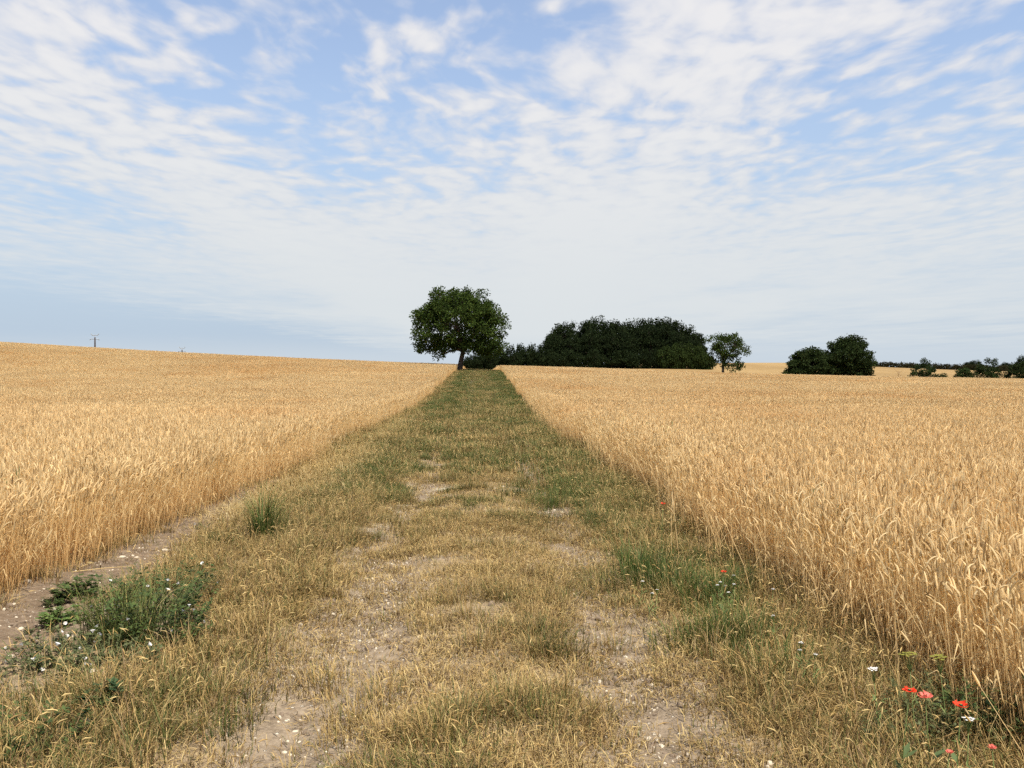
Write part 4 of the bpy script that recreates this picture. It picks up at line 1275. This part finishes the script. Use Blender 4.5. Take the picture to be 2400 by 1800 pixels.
def build_weeds():
    """the sprawling leafy weeds with white flowers on the soil strip"""
    rnd = random.Random(12)

    def weed(x, y, h, rad, n, pal, label, seed, flowers=0, leaf=.035, name='bindweed', lobed=False):
        g = random.Random(seed); X0, d = at_px(x, y)
        e = obj(name, None, loc=(X0, d, gz(X0, d))); tag(e, label, 'weed', 'leafy weeds on the soil strip')
        mb, st = MB(), MB()
        tips = []
        for k in range(n):
            a = g.uniform(0, 6.28); q = rad * math.sqrt(g.random()); L = h * g.uniform(.5, 1.1) * (1.1 - .5 * q / rad)
            dd = hdir(a); b = np.array((q * math.cos(a), q * math.sin(a), 0))
            pts = [b, b + dd * L * .2 + np.array((0, 0, L * .55)), b + dd * L * .5 + np.array((0, 0, L * .95))]
            st.tube(pts, [.0022, .0018, .001], 3, (.14, .16, .06), False)
            tips.append(pts[-1])
            for j in range(9):
                t = g.uniform(.1, 1.0); p = pts[0] + (pts[2] - pts[0]) * t + np.array((0, 0, .12 * L * math.sin(t * 3.14)))
                ld = hdir(g.uniform(0, 6.28)); ld = unit(ld + np.array((0, 0, g.uniform(-.2, .7))))
                sd_ = unit(np.cross(ld, (0.1, .2, 1)))
                c = np.array(g.choice(pal)) * g.uniform(.75, 1.25)
                l = leaf * g.uniform(.6, 1.3)
                mb.leaf(p, ld, sd_, l, l * .62, c, .12)
                if lobed:
                    for s in (-1, 1): mb.leaf(p + ld * l * .2, unit(ld + sd_ * s * .9), sd_, l * .7, l * .4, c, .1)
        obj('stems', st.mesh('stems', [M_WEED]), e)['kind'] = 'stuff'
        obj('leaves', mb.mesh('leaves', [M_WEED], False), e)['kind'] = 'stuff'
        for k in range(flowers):
            p = tips[g.randrange(len(tips))] + np.array((g.uniform(-.03, .03), g.uniform(-.05, .02), g.uniform(-.03, .02)))
            obj('flower', FUNNEL, e, loc=p, rot=(g.uniform(-.2, .9), g.uniform(-.5, .5), g.uniform(0, 6)), scale=g.uniform(.75, 1.1))
    V, F = [(0, 0, -.012)], []
    for j, (r, z) in enumerate(((.004, -.004), (.010, .004), (.0135, .006))):
        for i in range(10): V.append((r * math.cos(i * .628) * (1 + .06 * (i % 2)), r * math.sin(i * .628), z))
    Q = [(1 + j * 10 + i, 1 + j * 10 + (i + 1) % 10, 11 + j * 10 + (i + 1) % 10, 11 + j * 10 + i) for j in range(2) for i in range(10)]
    T = [(0, 1 + (i + 1) % 10, 1 + i) for i in range(10)]
    FUNNEL = mesh_np('flower', V, [np.array(Q), np.array(T)], None, True, [M_WHITE])
    DG = ((.060, .092, .022), (.078, .108, .028), (.048, .074, .018))
    LG = ((.10, .16, .035), (.13, .18, .045), (.085, .135, .035))
    GG = ((.105, .120, .048), (.125, .135, .055), (.085, .10, .038))
    weed(175, 1405, .17, .13, 46, DG, 'dark lobed-leaf weed at the soil edge of the leafy patch', 1, 0, .042, 'leafy_weed', True)
    weed(142, 1462, .11, .12, 44, LG, 'bright green low weed on the bare soil beside the white flowers', 2, 0, .036, 'leafy_weed', True)
    weed(118, 1420, .08, .07, 20, DG, 'tiny dark weed standing apart on the bare soil', 3, 0, .03, 'leafy_weed', True)
    weed(345, 1490, .40, .30, 170, DG, 'dark green bindweed mound with scattered white flowers', 4, 9, .036)
    weed(390, 1415, .30, .32, 150, DG, 'dark green bindweed spreading over the soil towards the dry grass', 5, 6, .032)
    weed(165, 1550, .17, .30, 120, GG, 'grey-green bindweed thick with small white flowers', 6, 18, .030)
    weed(255, 1575, .20, .22, 80, GG, 'sparse grey-green bindweed ending in the dry grass', 7, 5, .028)
    weed(60, 1600, .08, .26, 60, GG, 'flat grey-green weed creeping over stones and litter', 8, 3, .024)
    weed(85, 1490, .05, .12, 24, GG, 'thin grey-green weed lying on bare soil', 9, 0, .022)
    weed(500, 1236, .08, .20, 40, GG, 'low grey weed on the bare soil by the wheat foot', 10, 3, .024)
    weed(400, 1510, .18, .18, 60, DG, 'small dark bindweed at the shaded foot of the mound', 11, 3, .03)
    weed(40, 1760, .18, .24, 80, DG, 'dark green weed low in the dry grass at the verge corner', 12, 2, .03)
    weed(235, 1668, .17, .05, 9, ((.040, .078, .028), (.050, .088, .032)), 'single dark broad-leaved weed rising from the straw-dry verge', 13, 0, .055, 'leafy_weed', True)
    weed(2240, 1710, .26, .24, 90, GG, 'grey-green feathery weed under the scarlet poppies', 14, 0, .026)
    weed(2340, 1730, .27, .14, 34, DG, 'dark leafy weed at the wheat foot by the poppies', 15, 0, .05, 'leafy_weed')
    weed(2170, 1755, .22, .24, 80, GG, 'grey-green feathery weed below the pale-rimmed poppy', 16, 0, .024)
    # the light green grass growing out of the weeds
    for k, (x, y, h, n, lab) in enumerate(((255, 1500, .40, 190, 'light green grass tuft rising out of the leafy weeds'), (300, 1520, .36, 150, 'yellow-green grass tuft in the middle of the weeds'),
                                           (400, 1440, .26, 110, 'green grass tuft at the back of the bindweed mound'))):
        X0, d = at_px(x, y)
        o = obj('grass_tuft', grass_tuft_mesh('grass_tuft', 90 + k, n, .17, h, .0048, [np.array(c) for c in ((.15, .20, .05), (.19, .22, .06), (.12, .16, .045))] + OLIVE[:2], 4, .7), loc=(X0, d, gz(X0, d)))
        tag(o, lab, 'grass tuft', 'grass tufts among the weeds')
    # the fan of pale straw leaning out by the weeds
    mb = MB(); g = random.Random(4)
    for k in range(70):
        a = g.gauss(.35, .35); L = g.uniform(.25, .55)
        b = np.array((g.gauss(0, .05), g.gauss(0, .05), 0)); el_ = g.uniform(.35, 1.0)
        dd = np.array((math.cos(a) * math.cos(el_), math.sin(a) * math.cos(el_), math.sin(el_)))
        c = np.array((.55, .42, .20)) * g.uniform(.8, 1.15)
        mb.ribbon([b, b + dd * L * .5, b + dd * L + np.array((0, 0, -.06 * L))], [.004, .004, .0015], unit(np.cross(dd, (0, .4, 1))), c)
    X0, d = at_px(470, 1420)
    tag(obj('straw_clump', mb.mesh('straw_clump', [M_GRASS]), loc=(X0, d, gz(X0, d))), 'fan of pale dry straw leaning out beside the bindweed mound', 'straw')
    # single stalks lying on the ground
    for k, (x0, y0, x1, y1, lab) in enumerate(((0, 1418, 60, 1402, 'thick pale straw stalk lying on soil at the wheat edge'), (165, 1345, 315, 1332, 'long pale straw stalk lying across the bare soil'),
                                               (175, 1338, 225, 1322, 'short pale straw lying beside the long stalk'), (0, 1525, 48, 1518, 'brown straw stalk lying by the flat weeds'),
                                               (1050, 1652, 1085, 1643, 'pale bent straw lying on the track crown'), (1125, 1755, 1165, 1725, 'pale straw stub sticking out of the track grass'),
                                               (310, 1292, 340, 1235, 'pale broken straw propped against the wheat foot'))):
        a = at_px(x0, y0); b = at_px(x1, y1)
        A = np.array((a[0], a[1], gz(*a) + .012)); B = np.array((b[0], b[1], gz(*b) + .018))
        m = (A + B) / 2; m[2] = max(gz(m[0], m[1]) + .012, m[2])
        mb = MB(); mb.tube([A - m, np.array((0, 0, .006)), B - m], [.0030, .0028, .0018], 5, (1, 1, 1))
        tag(obj('straw_stalk', mb.mesh('straw_stalk', [M_STRAW]), loc=m), lab, 'straw', 'loose straw on the ground')


build_weeds()
